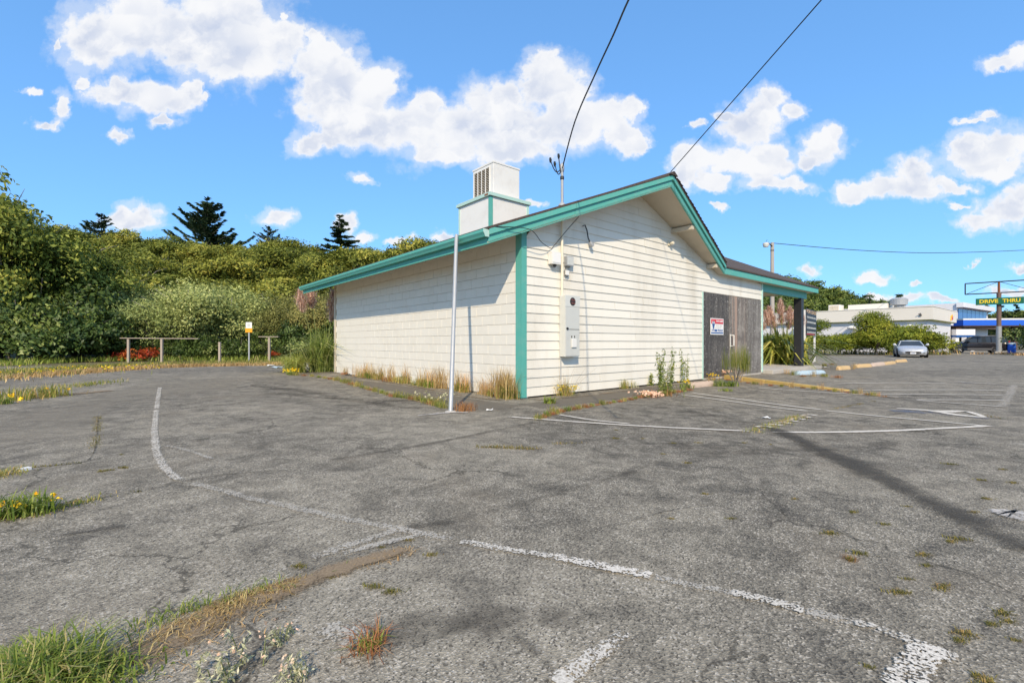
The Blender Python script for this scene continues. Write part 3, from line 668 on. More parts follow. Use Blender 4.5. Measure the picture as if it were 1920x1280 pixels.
pp = MB(); pp.box(-.14, .14, -.14, .14, .13, ZP - .275); pp.build('porch_post', M['blackpaint'], B, (gable_t(1504) + .12, .16, 0), bevel=.01)
pp = MB(); pp.box(-.14, .14, -.14, .14, .13, ZP - .005); pp.build('porch_post', M['blackpaint'], B, (PT - .75, PS1 - .4, 0), bevel=.01)
ps = MB(); ps.box(WL + .08, PT + .1, -.35, PS1, -.02, .13); ps.build('porch_slab', M['concrete'], B, bevel=.015)

# ================================================================== things on the building
# rooftop cooler on its boxed curb
t0, t1, s0, s1_ = .9, 2.14, 2.145, 3.5
RC = empty('rooftop_cooler', Lw(t0, s0, zs(t0) + .1), BANG, 'boxy off white rooftop cooler with louvred side on a teal edged base', 'cooler')
bz = 4.69 - (zs(t0) + .1); uw, ud, uh = t1 - t0, s1_ - s0, .90
q = MB(); q.box(0, uw, 0, ud, 0, bz - .09); q.build('base_box', M['white'], RC)
for x0, x1, y0, y1 in ((-.012, .07, -.012, .0), (-.012, .0, .001, .06), (uw - .07, uw + .012, -.012, .0), (-.012, 0, ud - .06, ud)):
    q = MB(); q.box(x0, x1, y0, y1, .0, bz - .095); q.build('corner_trim', M['teal'] if y1 <= .07 and x0 < 1 else M['teal_pale'], RC)
q = MB(); q.box(-.05, uw + .05, -.05, ud + .05, bz - .085, bz - .01); q.build('flashing_band', M['teal_pale'], RC)
q = MB(); q.box(-.03, uw + .03, -.03, ud + .03, bz - .008, bz + .006); q.build('metal_tray', M['panel_grey'], RC)
ux, uy = .30, .26; vw, vd = .86, .88
un = MB(); un.box(ux, ux + vw, uy, uy + vd, bz + .008, bz + uh); UN = un.build('cooler_body', M['white'], RC, bevel=.012)
q = MB(); q.box(ux - .012, ux + vw + .012, uy - .012, uy + vd + .012, bz + uh - .035, bz + uh + .012); q.build('cooler_lid', M['white'], UN, bevel=.006)
q = MB(); q.box(ux - .004, ux + .002, uy + .16, uy + vd - .06, bz + .1, bz + uh - .11); q.build('louvre_recess', M['dark'], UN)
for k in range(5):
    yy = uy + .15 + k * (vd - .22) / 4; q = MB(); q.box(ux - .016, ux + .0, yy - .012, yy + .012, bz + .085, bz + uh - .095); q.build('louvre_post', M['white'], UN)
for k in range(16):
    zz = bz + .12 + k * (uh - .25) / 15; q = MB(); q.hexa([(ux - .012, uy + .165, zz - .012), (ux - .012, uy + vd - .065, zz - .012), (ux - .003, uy + vd - .065, zz), (ux - .003, uy + .165, zz),
        (ux - .012, uy + .165, zz - .008), (ux - .012, uy + vd - .065, zz - .008), (ux - .003, uy + vd - .065, zz + .004), (ux - .003, uy + .165, zz + .004)]); q.build('louvre_slat', M['soffit'], UN)
for zz in (.085, uh - .10):
    q = MB(); q.box(ux - .0165, ux, uy + .14, uy + vd - .05, bz + zz - .014, bz + zz + .014); q.build('louvre_rail', M['white'], UN)
q = MB(); q.tube([(ux + vw + .03, uy + .12, bz + uh - .08), (ux + vw + .03, uy + .12, bz + .01)], .018, 8); q.build('cooler_pipe', M['blackpaint'], RC)
q = MB(); q.box(-.055, -.051, .02, .16, bz - .07, bz - .03); q.build('rust_patch', M['rust'], RC)

# service mast
mt_, ms = gable_t(1049), -.075
ME = empty('service_mast', Lw(mt_, ms, 0), BANG, 'grey electric service mast with drip loops rising through the eave', 'mast')
zroof = zs(mt_) + .29; ztop = 4.72
q = MB(); q.tube([(0, 0, zs(mt_) - .02), (0, 0, ztop - .12)], .030, 12); q.build('mast_pipe', M['grey_metal'], ME, smooth=True)
q = MB(); q.tube([(0, 0, 2.02), (0, 0, zs(mt_) - .022)], .027, 12); q.build('conduit', M['cream_pipe'], ME, smooth=True)
q = MB(); q.lathe([(.085, zroof - .02), (.075, zroof + .01), (.034, zroof + .055)], 16); q.build('roof_flashing', M['grey_metal'], ME)
q = MB(); q.lathe([(.036, ztop - .14), (.048, ztop - .10), (.045, ztop - .02), (.03, ztop + .03), (.01, ztop + .045)], 14); q.build('weatherhead', M['grey_metal'], ME, smooth=True)
q = MB(); q.lathe([(.034, ztop - .30), (.042, ztop - .29), (.042, ztop - .24), (.034, ztop - .23)], 12); q.build('clamp', M['blackpaint'], ME)
cl = Vector((UX, -UY, 0))  # toward image right, seen in local axes
for k, (dx, dz, sag) in enumerate(((-.24, .10, .18), (-.15, .02, .19), (-.07, .18, .20))):
    a = Vector((-.02, -.02, ztop - .03)); b_ = Vector((dx * .76, dx * -.64, ztop + dz))
    q = MB(); q.tube([a.lerp(b_, i / 10) - Vector((0, 0, math.sin(i / 10 * math.pi) * sag)) for i in range(11)], .011, 6); q.build('drip_loop', M['black'], ME)
    q = MB(); q.tube([b_ - Vector((0, 0, .05)), b_, b_ + Vector((-.01, 0, .05))], [.016, .028, .02], 8); q.build('wire_connector', M['black'], ME)
def wire(name, pts, r0, r1, label, cat='wire', mat='black', n=40):
    P = [Vector(p) for p in pts]; Q = []; m = len(P)
    for i in range(m - 1):
        a, b_, c, d_ = P[max(i - 1, 0)], P[i], P[i + 1], P[min(i + 2, m - 1)]
        for k in range(n // (m - 1)):
            t = k / (n // (m - 1)); Q.append(.5 * ((2 * b_) + (c - a) * t + (2 * a - 5 * b_ + 4 * c - d_) * t * t + (-a + 3 * b_ - 3 * c + d_) * t ** 3))
    Q.append(P[-1]); q = MB(); q.tube(Q, [r0 + (r1 - r0) * i / (len(Q) - 1) for i in range(len(Q))], 6)
    return tag(q.build(name, M[mat]), label, cat)
top = Lw(mt_, ms, ztop - .08)
wire('service_drop_wire', [top, A3(1078, 228, 8.2), A3(1118, 135, 7.0), A3(1150, 66, 6.1), A3(1181, -5, 5.25), A3(1300, -250, 3.2), A3(1700, -1100, 1.4)], .012, .012, 'thick twisted black cable climbing from the mast head')
q = MB()
wire('overhead_wire', [Lw(TR, -.86, ZR + .33), A3(1543, -3, 6.6), A3(1543, -3, 6.6) * 2 - Lw(TR, -.86, ZR + .33)], .010, .010, 'thin straight black wire running up from the gable peak')
wire('loose_cable', [Lw(TE + .1, -over(TE) - .06, zs(TE) + .29), Lw(-.1, -.33, zs(-.1) + .02), Lw(.35, -.2, 3.02), Lw(.75, -.05, 2.98), Lw(.86, -.04, 3.05), Lw(1.05, -.2, 3.35), Lw(1.2, -.4, 3.62)], .007, .007, 'slack dark cable looping from the fascia to the conduit', 'cable')

def wallbox(name, px0, px1, py0, py1, dep, mat, label, cat, s=-.022, bev=.008):
    ta, tb = gable_t(px0), gable_t(px1); y = Lw((ta + tb) / 2, 0).y
    z0, z1 = HC + (HY - py1) * y / F, HC + (HY - py0) * y / F
    o = empty(name, Lw(ta, s, z0), BANG, label, cat); m = MB(); m.box(0, tb - ta, -dep, 0, 0, z1 - z0); m.build('case', M[mat], o, bevel=bev)
    return o, tb - ta, z1 - z0
o, w, h = wallbox('meter_panel', 1047, 1074, 556, 668, .17, 'panel_grey', 'tall grey electric meter panel with an empty round socket', 'meter')
q = MB(); q.box(-.004, w + .004, -.176, -.172, h * .82, h + .006); q.build('top_cover', M['panel_grey'], o, bevel=.003)
q = MB(); q.lathe([(.078, -.182), (.085, -.178), (.085, -.174)], 24, (w * .5, 0, h * .905), 'y'); q.build('socket_ring', M['blackpaint'], o)
for dx, dz in ((-.03, .035), (.03, .03), (-.028, -.03), (.03, -.035)):
    q = MB(); q.box(w * .5 + dx - .02, w * .5 + dx + .02, -.19, -.181, h * .905 + dz - .02, h * .905 + dz + .02); q.build('terminal', M['copper'], o)
q = MB(); q.box(.012, w - .012, -.176, -.172, .02, h * .80); q.build('door', M['panel_grey'], o, bevel=.003)
q = MB(); q.box(.06, w - .02, -.180, -.177, h * .445, h * .452); q.build('door_seam', M['dark'], o)
q = MB(); q.lathe([(.022, -.20), (.026, -.185), (.026, -.177)], 12, (.05, 0, h * .46), 'y'); q.build('latch', M['blackpaint'], o)
q = MB(); q.box(w * .38, w * .72, -.205, -.178, h * .15, h * .29); q.build('padlock_hasp', M['white'], o, bevel=.01)
for dx in (.42, .62):
    q = MB(); q.box(w * dx - .01, w * dx + .012, -.182, -.178, h * .31, h * .345); q.build('knockout', M['dark'], o)
q = MB(); q.tube([(.02, -.03, 0), (.02, -.03, -.42)], .009, 8); q.build('ground_rod', M['grey_metal'], o)
o, w, h = wallbox('junction_box', 1026, 1043, 474, 497, .12, 'white', 'small white square junction box left of the conduit', 'junction box')
q = MB(); q.box(.02, w - .02, -.126, -.121, .03, h - .03); q.build('cover_plate', M['whitesmooth'], o, bevel=.004)
q = MB(); q.lathe([(.012, -.0), (.03, .012), (.04, .05)], 10, (w * .5, -.06, -.055)); q.build('lamp_socket', M['blackpaint'], o)
o, w, h = wallbox('telephone_box', 1056, 1068.5, 482, 500, .09, 'grey_metal', 'small blue grey telephone box right of the conduit', 'utility box')
q = MB(); q.box(.01, w - .01, -.095, -.091, .02, h - .02); q.build('cover_plate', M['panel_grey'], o, bevel=.003)
q = MB(); q.tube([(.03, -.04, 0), (-.03, -.05, -.09), (-.03, -.04, -.17), (.04, -.05, -.23), (.11, -.04, -.17), (.11, -.04, 0)], .006, 6); q.build('cable_loop', M['black'], o)
q = MB(); q.box(.0, .10, -.06, -.0, -.19, -.09); q.build('splice_block', M['white'], o, bevel=.004)
# dangling flood-lamp cable
lt = gable_t(1091); yl = Lw(lt, 0).y; zl = HC + (HY - 424) * yl / F
o = empty('dangling_lamp', Lw(lt, -.022, zl), BANG, 'bent black flex ending in a grey lamp holder on the siding', 'lamp')
q = MB(); q.tube([(0, 0, 0), (.02, -.05, .01), (.06, -.07, -.10), (.11, -.06, -.25), (.17, -.06, -.34)], .014, 8); q.build('flex', M['black'], o)
q = MB(); q.tube([(.165, -.06, -.33), (.20, -.065, -.37), (.235, -.07, -.41), (.245, -.07, -.42)], [.025, .05, .052, .03], 12); q.build('lamp_holder', M['grey_metal'], o, smooth=True)
wt = gable_t(1253); yl = Lw(wt, 0).y; zl = HC + (HY - 457) * yl / F
o = empty('wall_lamp', Lw(wt, -.02, zl), BANG, 'tiny cream lamp holder high on the gable siding', 'lamp')
q = MB(); q.box(-.05, .05, -.025, 0, -.06, .06); q.build('back_plate', M['cream_pipe'], o, bevel=.005)
q = MB(); q.lathe([(.03, -.03), (.045, -.06), (.045, -.12), (.035, -.13)], 12, (.02, 0, 0), 'y'); q.build('lamp_socket', M['cream_pipe'], o)

def text_mesh(txt, size, mat, parent, loc, rot, name='lettering', extr=.002, width=None, bold=0.0):
    cu = bpy.data.curves.new(name, 'FONT'); cu.body = txt; cu.size = size; cu.align_x = 'CENTER'; cu.align_y = 'CENTER'; cu.extrude = extr; cu.offset = bold; cu.resolution_u = 3
    t = bpy.data.objects.new('tmp', cu); COL.objects.link(t); bpy.context.view_layer.update()
    me = bpy.data.meshes.new_from_object(t.evaluated_get(bpy.context.evaluated_depsgraph_get())); bpy.data.objects.remove(t)
    me.materials.clear(); me.materials.append(mat); o = link(name, me, parent, loc, rot)
    if width:
        xs_ = [v.co.x for v in me.vertices]; k = width / (max(xs_) - min(xs_)); o.scale = (k, 1, 1)
    return o
RX = (R(90), 0, 0)
# agent's sign on the plywood
sx0, sx1 = gable_t(1329), gable_t(1353.5); ym = Lw((sx0 + sx1) / 2, 0).y
sw, sh = sx1 - sx0, 30.5 * ym / F; zl = HC + (HY - 627.5) * ym / F
o = empty('agent_sign', Lw(sx0, -.045, zl), BANG, 'red white and blue real estate sign on the dark plywood', 'sign')
q = MB(); q.box(0, sw, -.008, 0, 0, sh); q.build('sign_board', M['whitesmooth'], o, bevel=.003)
q = MB(); q.box(.03, sw - .03, -.011, -.009, sh * .665, sh * .95); q.build('red_band', M['red'], o)
q = MB(); q.box(.03, sw - .03, -.011, -.009, .035, .075); q.build('blue_band', M['navy'], o)
q = MB(); q.box(.03, sw - .03, -.0105, -.009, sh * .325, sh * .335); q.build('rule', M['navy'], o)
q = MB(); q.box(sw * .30, sw * .50, -.011, -.009, sh * .20, sh * .315); q.build('blue_block', M['navy'], o)
bx_, bz_ = sw * .21, sh * .74
q = MB(); q.prism([(bx_ + .085 * math.cos(a) , bz_ + .085 * math.sin(a)) for a in [i * math.pi / 12 for i in range(24)]], 'y', -.0135, -.0115); q.build('balloon', M['whitesmooth'], o)
q = MB(); q.prism([(bx_ + .083 * math.cos(a) , bz_ + .083 * math.sin(a)) for a in [R(25) + i * R(130) / 8 for i in range(9)]], 'y', -.0155, -.0138); q.build('balloon_top', M['red'], o)
q = MB(); q.prism([(bx_ - .085, bz_ - .03), (bx_ + .085, bz_ - .03), (bx_ + .02, bz_ - .19), (bx_ - .02, bz_ - .19)], 'y', -.0155, -.0138); q.build('balloon_cone', M['navy'], o)
text_mesh('RE/MAX', .05, M['navy'], o, (bx_, -.0157, bz_ + .005), RX, width=.14, extr=.0008)
def scrawl(parent, x0, x1, z, h, mat, y, seed, words=2):
    """print too small in the photograph to read: broken strokes"""
    r_ = random.Random(seed); m = MB(); x = x0; gap = [x0 + (x1 - x0) * (i + 1) / words for i in range(words - 1)]
    while x < x1:
        w = r_.uniform(.25, .5) * h
        if not any(abs(x - g_) < h * .35 for g_ in gap):
            m.box(x, x + w * .45, y - .0012, y, z, z + h * r_.uniform(.7, 1)); m.box(x + w * .4, x + w, y - .0014, y, z + h * r_.uniform(0, .6), z + h * r_.uniform(.62, .85))
        x += w * 1.35
    return tag(m.build('small_print', mat, parent), kind='stuff')
scrawl(o, sw * .42, sw * .93, sh * .77, .07, M['whitesmooth'], -.0112, 1); scrawl(o, sw * .40, sw * .88, sh * .50, .065, M['panel_grey'], -.0092, 2)
scrawl(o, sw * .30, sw * .8, sh * .40, .03, M['panel_grey'], -.0092, 3, 4); scrawl(o, sw * .08, sw * .28, sh * .22, .045, M['navy'], -.0092, 4, 1); scrawl(o, sw * .56, sw * .92, sh * .19, .075, M['navy'], -.0092, 5, 1)

# leaning pipe that stays the gutter
pb = Vector((*G(845, 772), 0)); pt = A3(856, 441, 8.62)
o = empty('leaning_pipe_post', pb, 0, 'tall thin galvanised pipe post leaning against the gutter', 'post')
q = MB(); q.tube([(0, 0, 0), pt - pb], .035, 16); q.build('pipe', M['grey_metal'], o, smooth=True)
d_ = pt - pb; gl = Lw(TE - .12, to_local(pt.x, pt.y)[1] + .05, gz + .06) - pb
q = MB(); q.tube([d_ * .955, gl, gl + Vector((.16, -.06, .0))], [.02, .02, .02], 6); q.build('bracket', M['teal_pale'], o)
q = MB(); q.lathe([(.09, 0.004), (.085, .012), (.05, .02)], 14); q.build('foot', M['concrete'], o)
ORD = ['first', 'second', 'third', 'fourth', 'fifth', 'sixth', 'seventh', 'eighth', 'ninth', 'tenth', 'eleventh', 'twelfth', 'thirteenth', 'fourteenth', 'fifteenth', 'sixteenth', 'seventeenth', 'eighteenth', 'nineteenth', 'twentieth', 'twenty first', 'twenty second']
# ================================================================== VEGETATION
def rot_frame(nrm, r_):
    """orthonormal frames about unit normals, turned at random"""
    ref = np.where(np.abs(nrm[:, 2:3]) > .9, np.array([[1., 0, 0]]), np.array([[0, 0, 1.]]))
    a = np.cross(nrm, ref); a /= np.linalg.norm(a, axis=1, keepdims=True); b = np.cross(nrm, a)
    th = r_.uniform(0, 2 * np.pi, (len(nrm), 1)); return a * np.cos(th) + b * np.sin(th), -a * np.sin(th) + b * np.cos(th)
def unit(v): return v / np.maximum(np.linalg.norm(v, axis=1, keepdims=True), 1e-9)
def leaves(r_, pos, nrm, length, ratio=.45):
    """one folded diamond per point"""
    n = len(pos); a, b = rot_frame(nrm, r_); L = (length * r_.uniform(.65, 1.35, (n, 1))); Wd = L * ratio
    q = np.stack([pos - a * L * .5, pos + b * Wd * .5 + nrm * L * .06 - a * L * .05, pos + a * L * .5 - nrm * L * .05, pos - b * Wd * .5 + nrm * L * .06 - a * L * .05], 1)
    return q.reshape(-1, 3)
def crown(name, seed, lobes, n, leaf, mat, per=14, cl=.16, shell=.74, ratio=.45, up=.35):
    """leaves gathered in sprays through the outer part of overlapping lobes"""
    r_ = np.random.default_rng(seed); lobes = np.array(lobes, float)
    w = lobes[:, 3] * lobes[:, 4] + lobes[:, 4] * lobes[:, 5]; w /= w.sum(); nc = n // per
    k = r_.choice(len(lobes), nc, p=w); d = unit(r_.normal(size=(nc, 3)))
    low = (d[:, 2] < -.35); d[low, 2] *= -.5; d = unit(d)
    rad = shell + (1 - shell) * r_.random((nc, 1)) ** .6
    rad *= 1 + .22 * np.sin(d[:, :1] * 5 + k[:, None]) * np.cos(d[:, 2:3] * 6 + k[:, None] * 2)
    c = lobes[k, :3] + d * lobes[k, 3:6] * rad
    size = np.mean(lobes[:, 3:6]) * cl
    idx = np.repeat(np.arange(nc), per); pos = c[idx] + r_.normal(size=(nc * per, 3)) * size * np.array([1, 1, .75])
    nrm = unit(d[idx] * .8 + np.array([0, 0, up]) + r_.normal(size=(nc, 3))[idx] * .45 + r_.normal(size=(nc * per, 3)) * .45)
    cv = r_.random(nc); lv = r_.random(len(lobes)); var = np.clip(lv[k][idx] * .38 + cv[idx] * .42 + r_.random(nc * per) * .28 - .04, 0, 1)
    keep = pos[:, 2] > .05; pos, nrm, var = pos[keep], nrm[keep], var[keep]
    return np_mesh(name, leaves(r_, pos, nrm, leaf, ratio), 4, mat, var)
def limbs(name, seed, h, rad, spread, n, mat, stems=1):
    r_ = random.Random(seed); m = MB()
    for s in range(stems):
        bx_, by_ = (r_.uniform(-.25, .25) * spread * .4, r_.uniform(-.25, .25) * spread * .4) if stems > 1 else (0, 0)
        top_ = Vector((bx_ * 3 + r_.uniform(-.1, .1) * h, by_ * 3 + r_.uniform(-.1, .1) * h, h * r_.uniform(.75, .95)))
        base = Vector((bx_, by_, -.3)); mid = base.lerp(top_, .5) + Vector((r_.uniform(-.08, .08) * h, r_.uniform(-.08, .08) * h, 0))
        m.tube([base, base.lerp(mid, .6), mid, mid.lerp(top_, .6), top_], [rad, rad * .8, rad * .6, rad * .38, rad * .12], 7)
        for i in range(n):
            f_ = r_.uniform(.22, .85); a = base.lerp(mid, f_ * 2) if f_ < .5 else mid.lerp(top_, f_ * 2 - 1)
            th = r_.uniform(0, 6.28); e = a + Vector((math.cos(th) * spread * r_.uniform(.5, .9), math.sin(th) * spread * r_.uniform(.5, .9), h * r_.uniform(.08, .3)))
            m.tube([a, a.lerp(e, .5) + Vector((0, 0, r_.uniform(-.05, .06) * h)), e], [rad * .45, rad * .25, rad * .06], 5)
    return m.mesh(name, mat, True)
def rand_lobes(seed, n, rx, rz, z0, size):
    r_ = np.random.default_rng(seed); out = []; n = int(n * 2.1)
    for i in range(n):
        th = r_.uniform(0, 6.28); q = r_.uniform(0, 1) ** .6 * rx
        s = size * r_.uniform(.5, .95); z = z0 + r_.uniform(0, 1) * rz * (1 - .45 * (q / rx) ** 2)
        out.append((math.cos(th) * q, math.sin(th) * q, z, s, s, s * r_.uniform(.65, .9)))
    return out

M['bark'] = weathered('grey_bark', (.20, .17, .14), (.10, .085, .07), .9, 6, .6, 40, .5)
M['twig'] = weathered('pale_dead_twig', (.40, .36, .30), (.28, .24, .19), .9, 6, .4)
M['lf_alder'] = leafy('alder_leaf', [(0, (.016, .028, .004)), (.35, (.060, .086, .013)), (.7, (.16, .19, .031)), (1, (.36, .35, .075))])
M['lf_willow'] = leafy('willow_leaf', [(0, (.055, .075, .019)), (.35, (.165, .20, .058)), (.7, (.31, .34, .115)), (1, (.52, .51, .21))])
M['lf_dark'] = leafy('dark_glossy_leaf', [(0, (.010, .022, .004)), (.35, (.034, .060, .011)), (.7, (.105, .145, .030)), (1, (.34, .36, .12))], .5, .08, .3)
M['lf_olive'] = leafy('scrub_leaf', [(0, (.030, .040, .006)), (.35, (.10, .118, .018)), (.7, (.205, .215, .034)), (1, (.37, .32, .06))])
M['lf_brush'] = leafy('brush_leaf', [(0, (.045, .05, .012)), (.35, (.115, .12, .032)), (.7, (.21, .205, .058)), (1, (.38, .34, .12))])
M['lf_far'] = leafy('far_leaf', [(0, (.018, .035, .007)), (.4, (.062, .092, .018)), (.75, (.13, .165, .036)), (1, (.22, .245, .06))])
M['lf_bright'] = leafy('hedge_leaf', [(0, (.03, .05, .006)), (.35, (.095, .125, .013)), (.7, (.19, .215, .022)), (1, (.34, .31, .04))])
M['needle'] = leafy('spruce_needle', [(0, (.020, .036, .016)), (.6, (.050, .078, .034)), (1, (.10, .13, .06))], .6, .08)
M['red_leaf'] = leafy('red_leaf', [(0, (.10, .018, .006)), (.5, (.26, .045, .010)), (1, (.36, .12, .025))])

protos = {}
def proto(key, crown_me, trunk_me): protos[key] = (crown_me, trunk_me)
for i in range(3):
    proto(('alder', i), crown('crown', 100 + i, rand_lobes(20 + i, 11, 3.0, 5.2, 2.3, 1.65), 15000, .24, M['lf_alder'], 22, .26), limbs('trunk', 40 + i, 8.5, .16, 2.6, 9, M['bark'], 2))
    proto(('willow', i), crown('crown', 110 + i, rand_lobes(30 + i, 10, 2.6, 2.6, 1.4, 1.45), 16000, .19, M['lf_willow'], 26, .30, ratio=.34), limbs('trunk', 50 + i, 4.6, .09, 2.4, 9, M['twig'], 3))
    proto(('dark', i), crown('crown', 120 + i, rand_lobes(40 + i, 9, 1.9, 1.5, .6, 1.05), 8000, .19, M['lf_dark'], 22, .24, ratio=.5), limbs('trunk', 60 + i, 2.6, .06, 1.6, 8, M['bark'], 3))
    proto(('olive', i), crown('crown', 130 + i, rand_lobes(50 + i, 9, 3.1, 2.4, 2.2, 1.7), 10000, .32, M['lf_olive'], 20, .28), limbs('trunk', 70 + i, 5.2, .14, 2.6, 8, M['bark'], 2))
    proto(('far', i), crown('crown', 140 + i, rand_lobes(60 + i, 9, 3.6, 5.0, 3.0, 2.1), 6500, .50, M['lf_far'], 9, .2), limbs('trunk', 80 + i, 9.0, .2, 2.6, 6, M['bark'], 1))
    proto(('bright', i), crown('crown', 150 + i, rand_lobes(70 + i, 9, 1.6, 1.0, .5, .85), 8000, .14, M['lf_bright'], 12, .2), limbs('trunk', 90 + i, 1.9, .05, 1.3, 7, M['bark'], 3))

for i in range(2): proto(('brush', i), crown('crown', 160 + i, rand_lobes(80 + i, 10, 3.0, 3.6, 1.2, 1.75), 13000, .21, M['lf_brush'], 22, .28, ratio=.36), limbs('trunk', 95 + i, 5.0, .1, 2.6, 12, M['twig'], 3))
def conifer(seed, h, rad, tiers, lean=.0, droop=.25):
    tiers = int(tiers * 1.5)
    r_ = random.Random(seed); nr = np.random.default_rng(seed); tm_ = MB(); tm_.tube([(0, 0, -.3), (lean * .4, 0, h * .5), (lean, 0, h)], [h * .022, h * .014, .02], 8)
    P = []; Nn = []; D = []; V_ = []
    for i in range(tiers):
        f_ = (i + .5) / tiers; br = rad * (1 - f_) ** .8 * r_.uniform(.75, 1.2) + .12
        for k in range(5):
            z = h * (.08 + .90 * (f_ + r_.uniform(-.5, .5) / tiers)); th = r_.uniform(0, 6.28); L = br * r_.uniform(.45, 1.15); m = max(8, int(L * 24))
            c0 = np.array([lean * f_, 0, z]); d = np.array([math.cos(th), math.sin(th), 0])
            t = nr.random(m) ** .75; zz = (-droop * .5 * t + droop * 1.7 * t * t) * L
            side = np.cross(d, [0, 0, 1]); wv = (nr.random(m) - .5) * (1.05 - t) * L * .55
            P.append(c0 + d * (t * L)[:, None] + side * wv[:, None] + np.array([0, 0, 1.]) * (zz + nr.normal(0, .05, m))[:, None])
            D.append(unit(d + side * np.sign(wv)[:, None] * .7 + nr.normal(0, .25, (m, 3)) + np.array([0, 0, .1]))); V_.append(np.full(m, r_.random()) * .5 + nr.random(m) * .5)
            tip = c0 + d * L; tm_.tube([tuple(c0), tuple((c0 + tip) / 2 + np.array([0, 0, -droop * L * .12])), tuple(tip + np.array([0, 0, .5 * droop * L]))], [.05 * h / 12, .03, .01], 4)
    P = np.concatenate(P); D = np.concatenate(D); V_ = np.concatenate(V_); n = len(P)
    up = unit(np.array([0, 0, 1.]) + nr.normal(0, .35, (n, 3))); sd = unit(np.cross(D, up)); L = h * .042 * nr.uniform(.7, 1.4, (n, 1)); w = L * .26
    q = np.stack([P - D * L * .4, P + sd * w, P + D * L, P - sd * w], 1).reshape(-1, 3)
    q2 = np.stack([P - D * L * .4, P + up * w, P + D * L, P - up * w], 1).reshape(-1, 3)
    return np_mesh('crown', np.concatenate([q, q2]), 4, M['needle'], np.concatenate([V_, V_])), tm_.mesh('trunk', M['bark'], True)

def tree(name, key, x, y, z, sc, rz, label, cat, group=None, sz=None):
    cr, tk = protos[key] if isinstance(key, tuple) and key in protos else key
    o = empty(name, (x, y, z), rz, label, cat, group); o.scale = (sc, sc, sz or sc)
    link('crown', cr, o); link('trunk', tk, o); return o
def hz(x, y): return float(hill_z(x, y))

# big alders on the left, nearest the lot
for i, (px, Y, sc, h) in enumerate([(-200, 27.5, 1.15, 1.5), (-75, 27.5, 1.15, 1.5), (5, 28.5, 1.1, 1.32), (75, 30, 1.05, 1.14), (140, 32, 1.0, 1.04), (215, 37, .95, .86), (-20, 40, 1.2, 1.45), (255, 42, .95, .78)]):
    x = (px - CX) / F * Y; tree('alder_tree', ('alder', i % 3), x, Y, hz(x, Y), sc, i * 1.9, 'broad leafy alder tree at the far left of the thicket', 'tree', 'alders at the left of the thicket', h)
# low dark glossy bushes along the edge of the lot
for i, (px, Y, sc) in enumerate([(-120, 26, 1.2), (-40, 25.6, 1.25), (40, 26.4, 1.3), (105, 26.8, 1.25), (160, 27.6, 1.1), (205, 29.5, .7), (240, 29, .55), (340, 29.6, .55), (400, 29.2, .5), (450, 29.2, .6), (500, 29.4, .6), (555, 28.8, .7), (600, 28.2, .75), (285, 29.6, .5), (640, 29, .9), (70, 29.5, 1.6), (-60, 29, 1.8), (130, 30.5, 1.45)]):
    x = (px - CX) / F * Y; tree('glossy_bush', ('dark', i % 3), x, Y, hz(x, Y) - .1, sc, i * 2.3, 'dark glossy leaved bush at the foot of the thicket', 'bush', 'dark bushes along the lot edge', sc * (1.0 + .15 * (i % 3)))
# grey green willows, the pale mounds in the middle
for i, (px, Y, sc, h) in enumerate([(262, 32.5, .85, .80), (318, 31.5, 1.0, 1.02), (375, 31, 1.08, 1.12), (432, 31.5, 1.02, 1.05), (480, 32.5, .8, .9), (300, 36, 1.05, 1.15), (365, 37, 1.1, 1.2), (425, 37, 1.1, 1.15), (490, 38, 1.0, 1.05), (250, 36, .9, .95)]):
    x = (px - CX) / F * Y; tree('willow_thicket', ('willow', i % 3), x, Y, hz(x, Y) - .2, sc, i * 1.7, 'grey green willow clump, ' + ORD[i if i < 5 else (0 if i == 9 else i - 4)] + ' from the left in the ' + ('front' if i < 5 else 'rear') + ' row behind the wooden posts', 'willow', 'willows of the thicket', h)
# olive brush mounds toward the building
for i, (px, Y, sc, h) in enumerate([(520, 31.5, .62, .88), (562, 31, .66, .95), (606, 30.5, .66, .92), (650, 31, .7, .95), (540, 36, .8, 1.0), (600, 36.5, .85, 1.05), (665, 37, .85, 1.0), (720, 38, .8, .95)]):
    x = (px - CX) / F * Y; tree('brush_mound', ('brush', i % 2), x, Y, hz(x, Y) - .5, sc, i * 1.4, 'brownish olive brush mound, ' + ORD[i % 4] + ' from the left in the ' + ('front' if i < 4 else 'rear') + ' row by the building', 'bush', 'brush mounds near the building', h)
# olive scrub canopy up the hill
n_ = 0
for row, Y in enumerate((43, 49, 56, 64, 73, 82)):
    for px in range(-160 + (row % 2) * 40, 1000, int(3900 / Y)):
        px2 = px + rnd.uniform(-18, 18); Yj = Y + rnd.uniform(-2.5, 2.5); x = (px2 - CX) / F * Yj
        if px2 > 700 and row < 2: continue
        if px2 < 120 and row < 1: continue
        sc = rnd.uniform(.95, 1.3); z = hz(x, Yj) - .6 - (.9 if row == 5 else 0)
        tree('scrub_tree', ('olive', n_ % 3), x, Yj, z, sc, n_ * 1.3, 'olive green scrub tree in the canopy covering the hillside', 'tree', 'scrub trees on the hill', sc * rnd.uniform(.75, 1.0)); n_ += 1
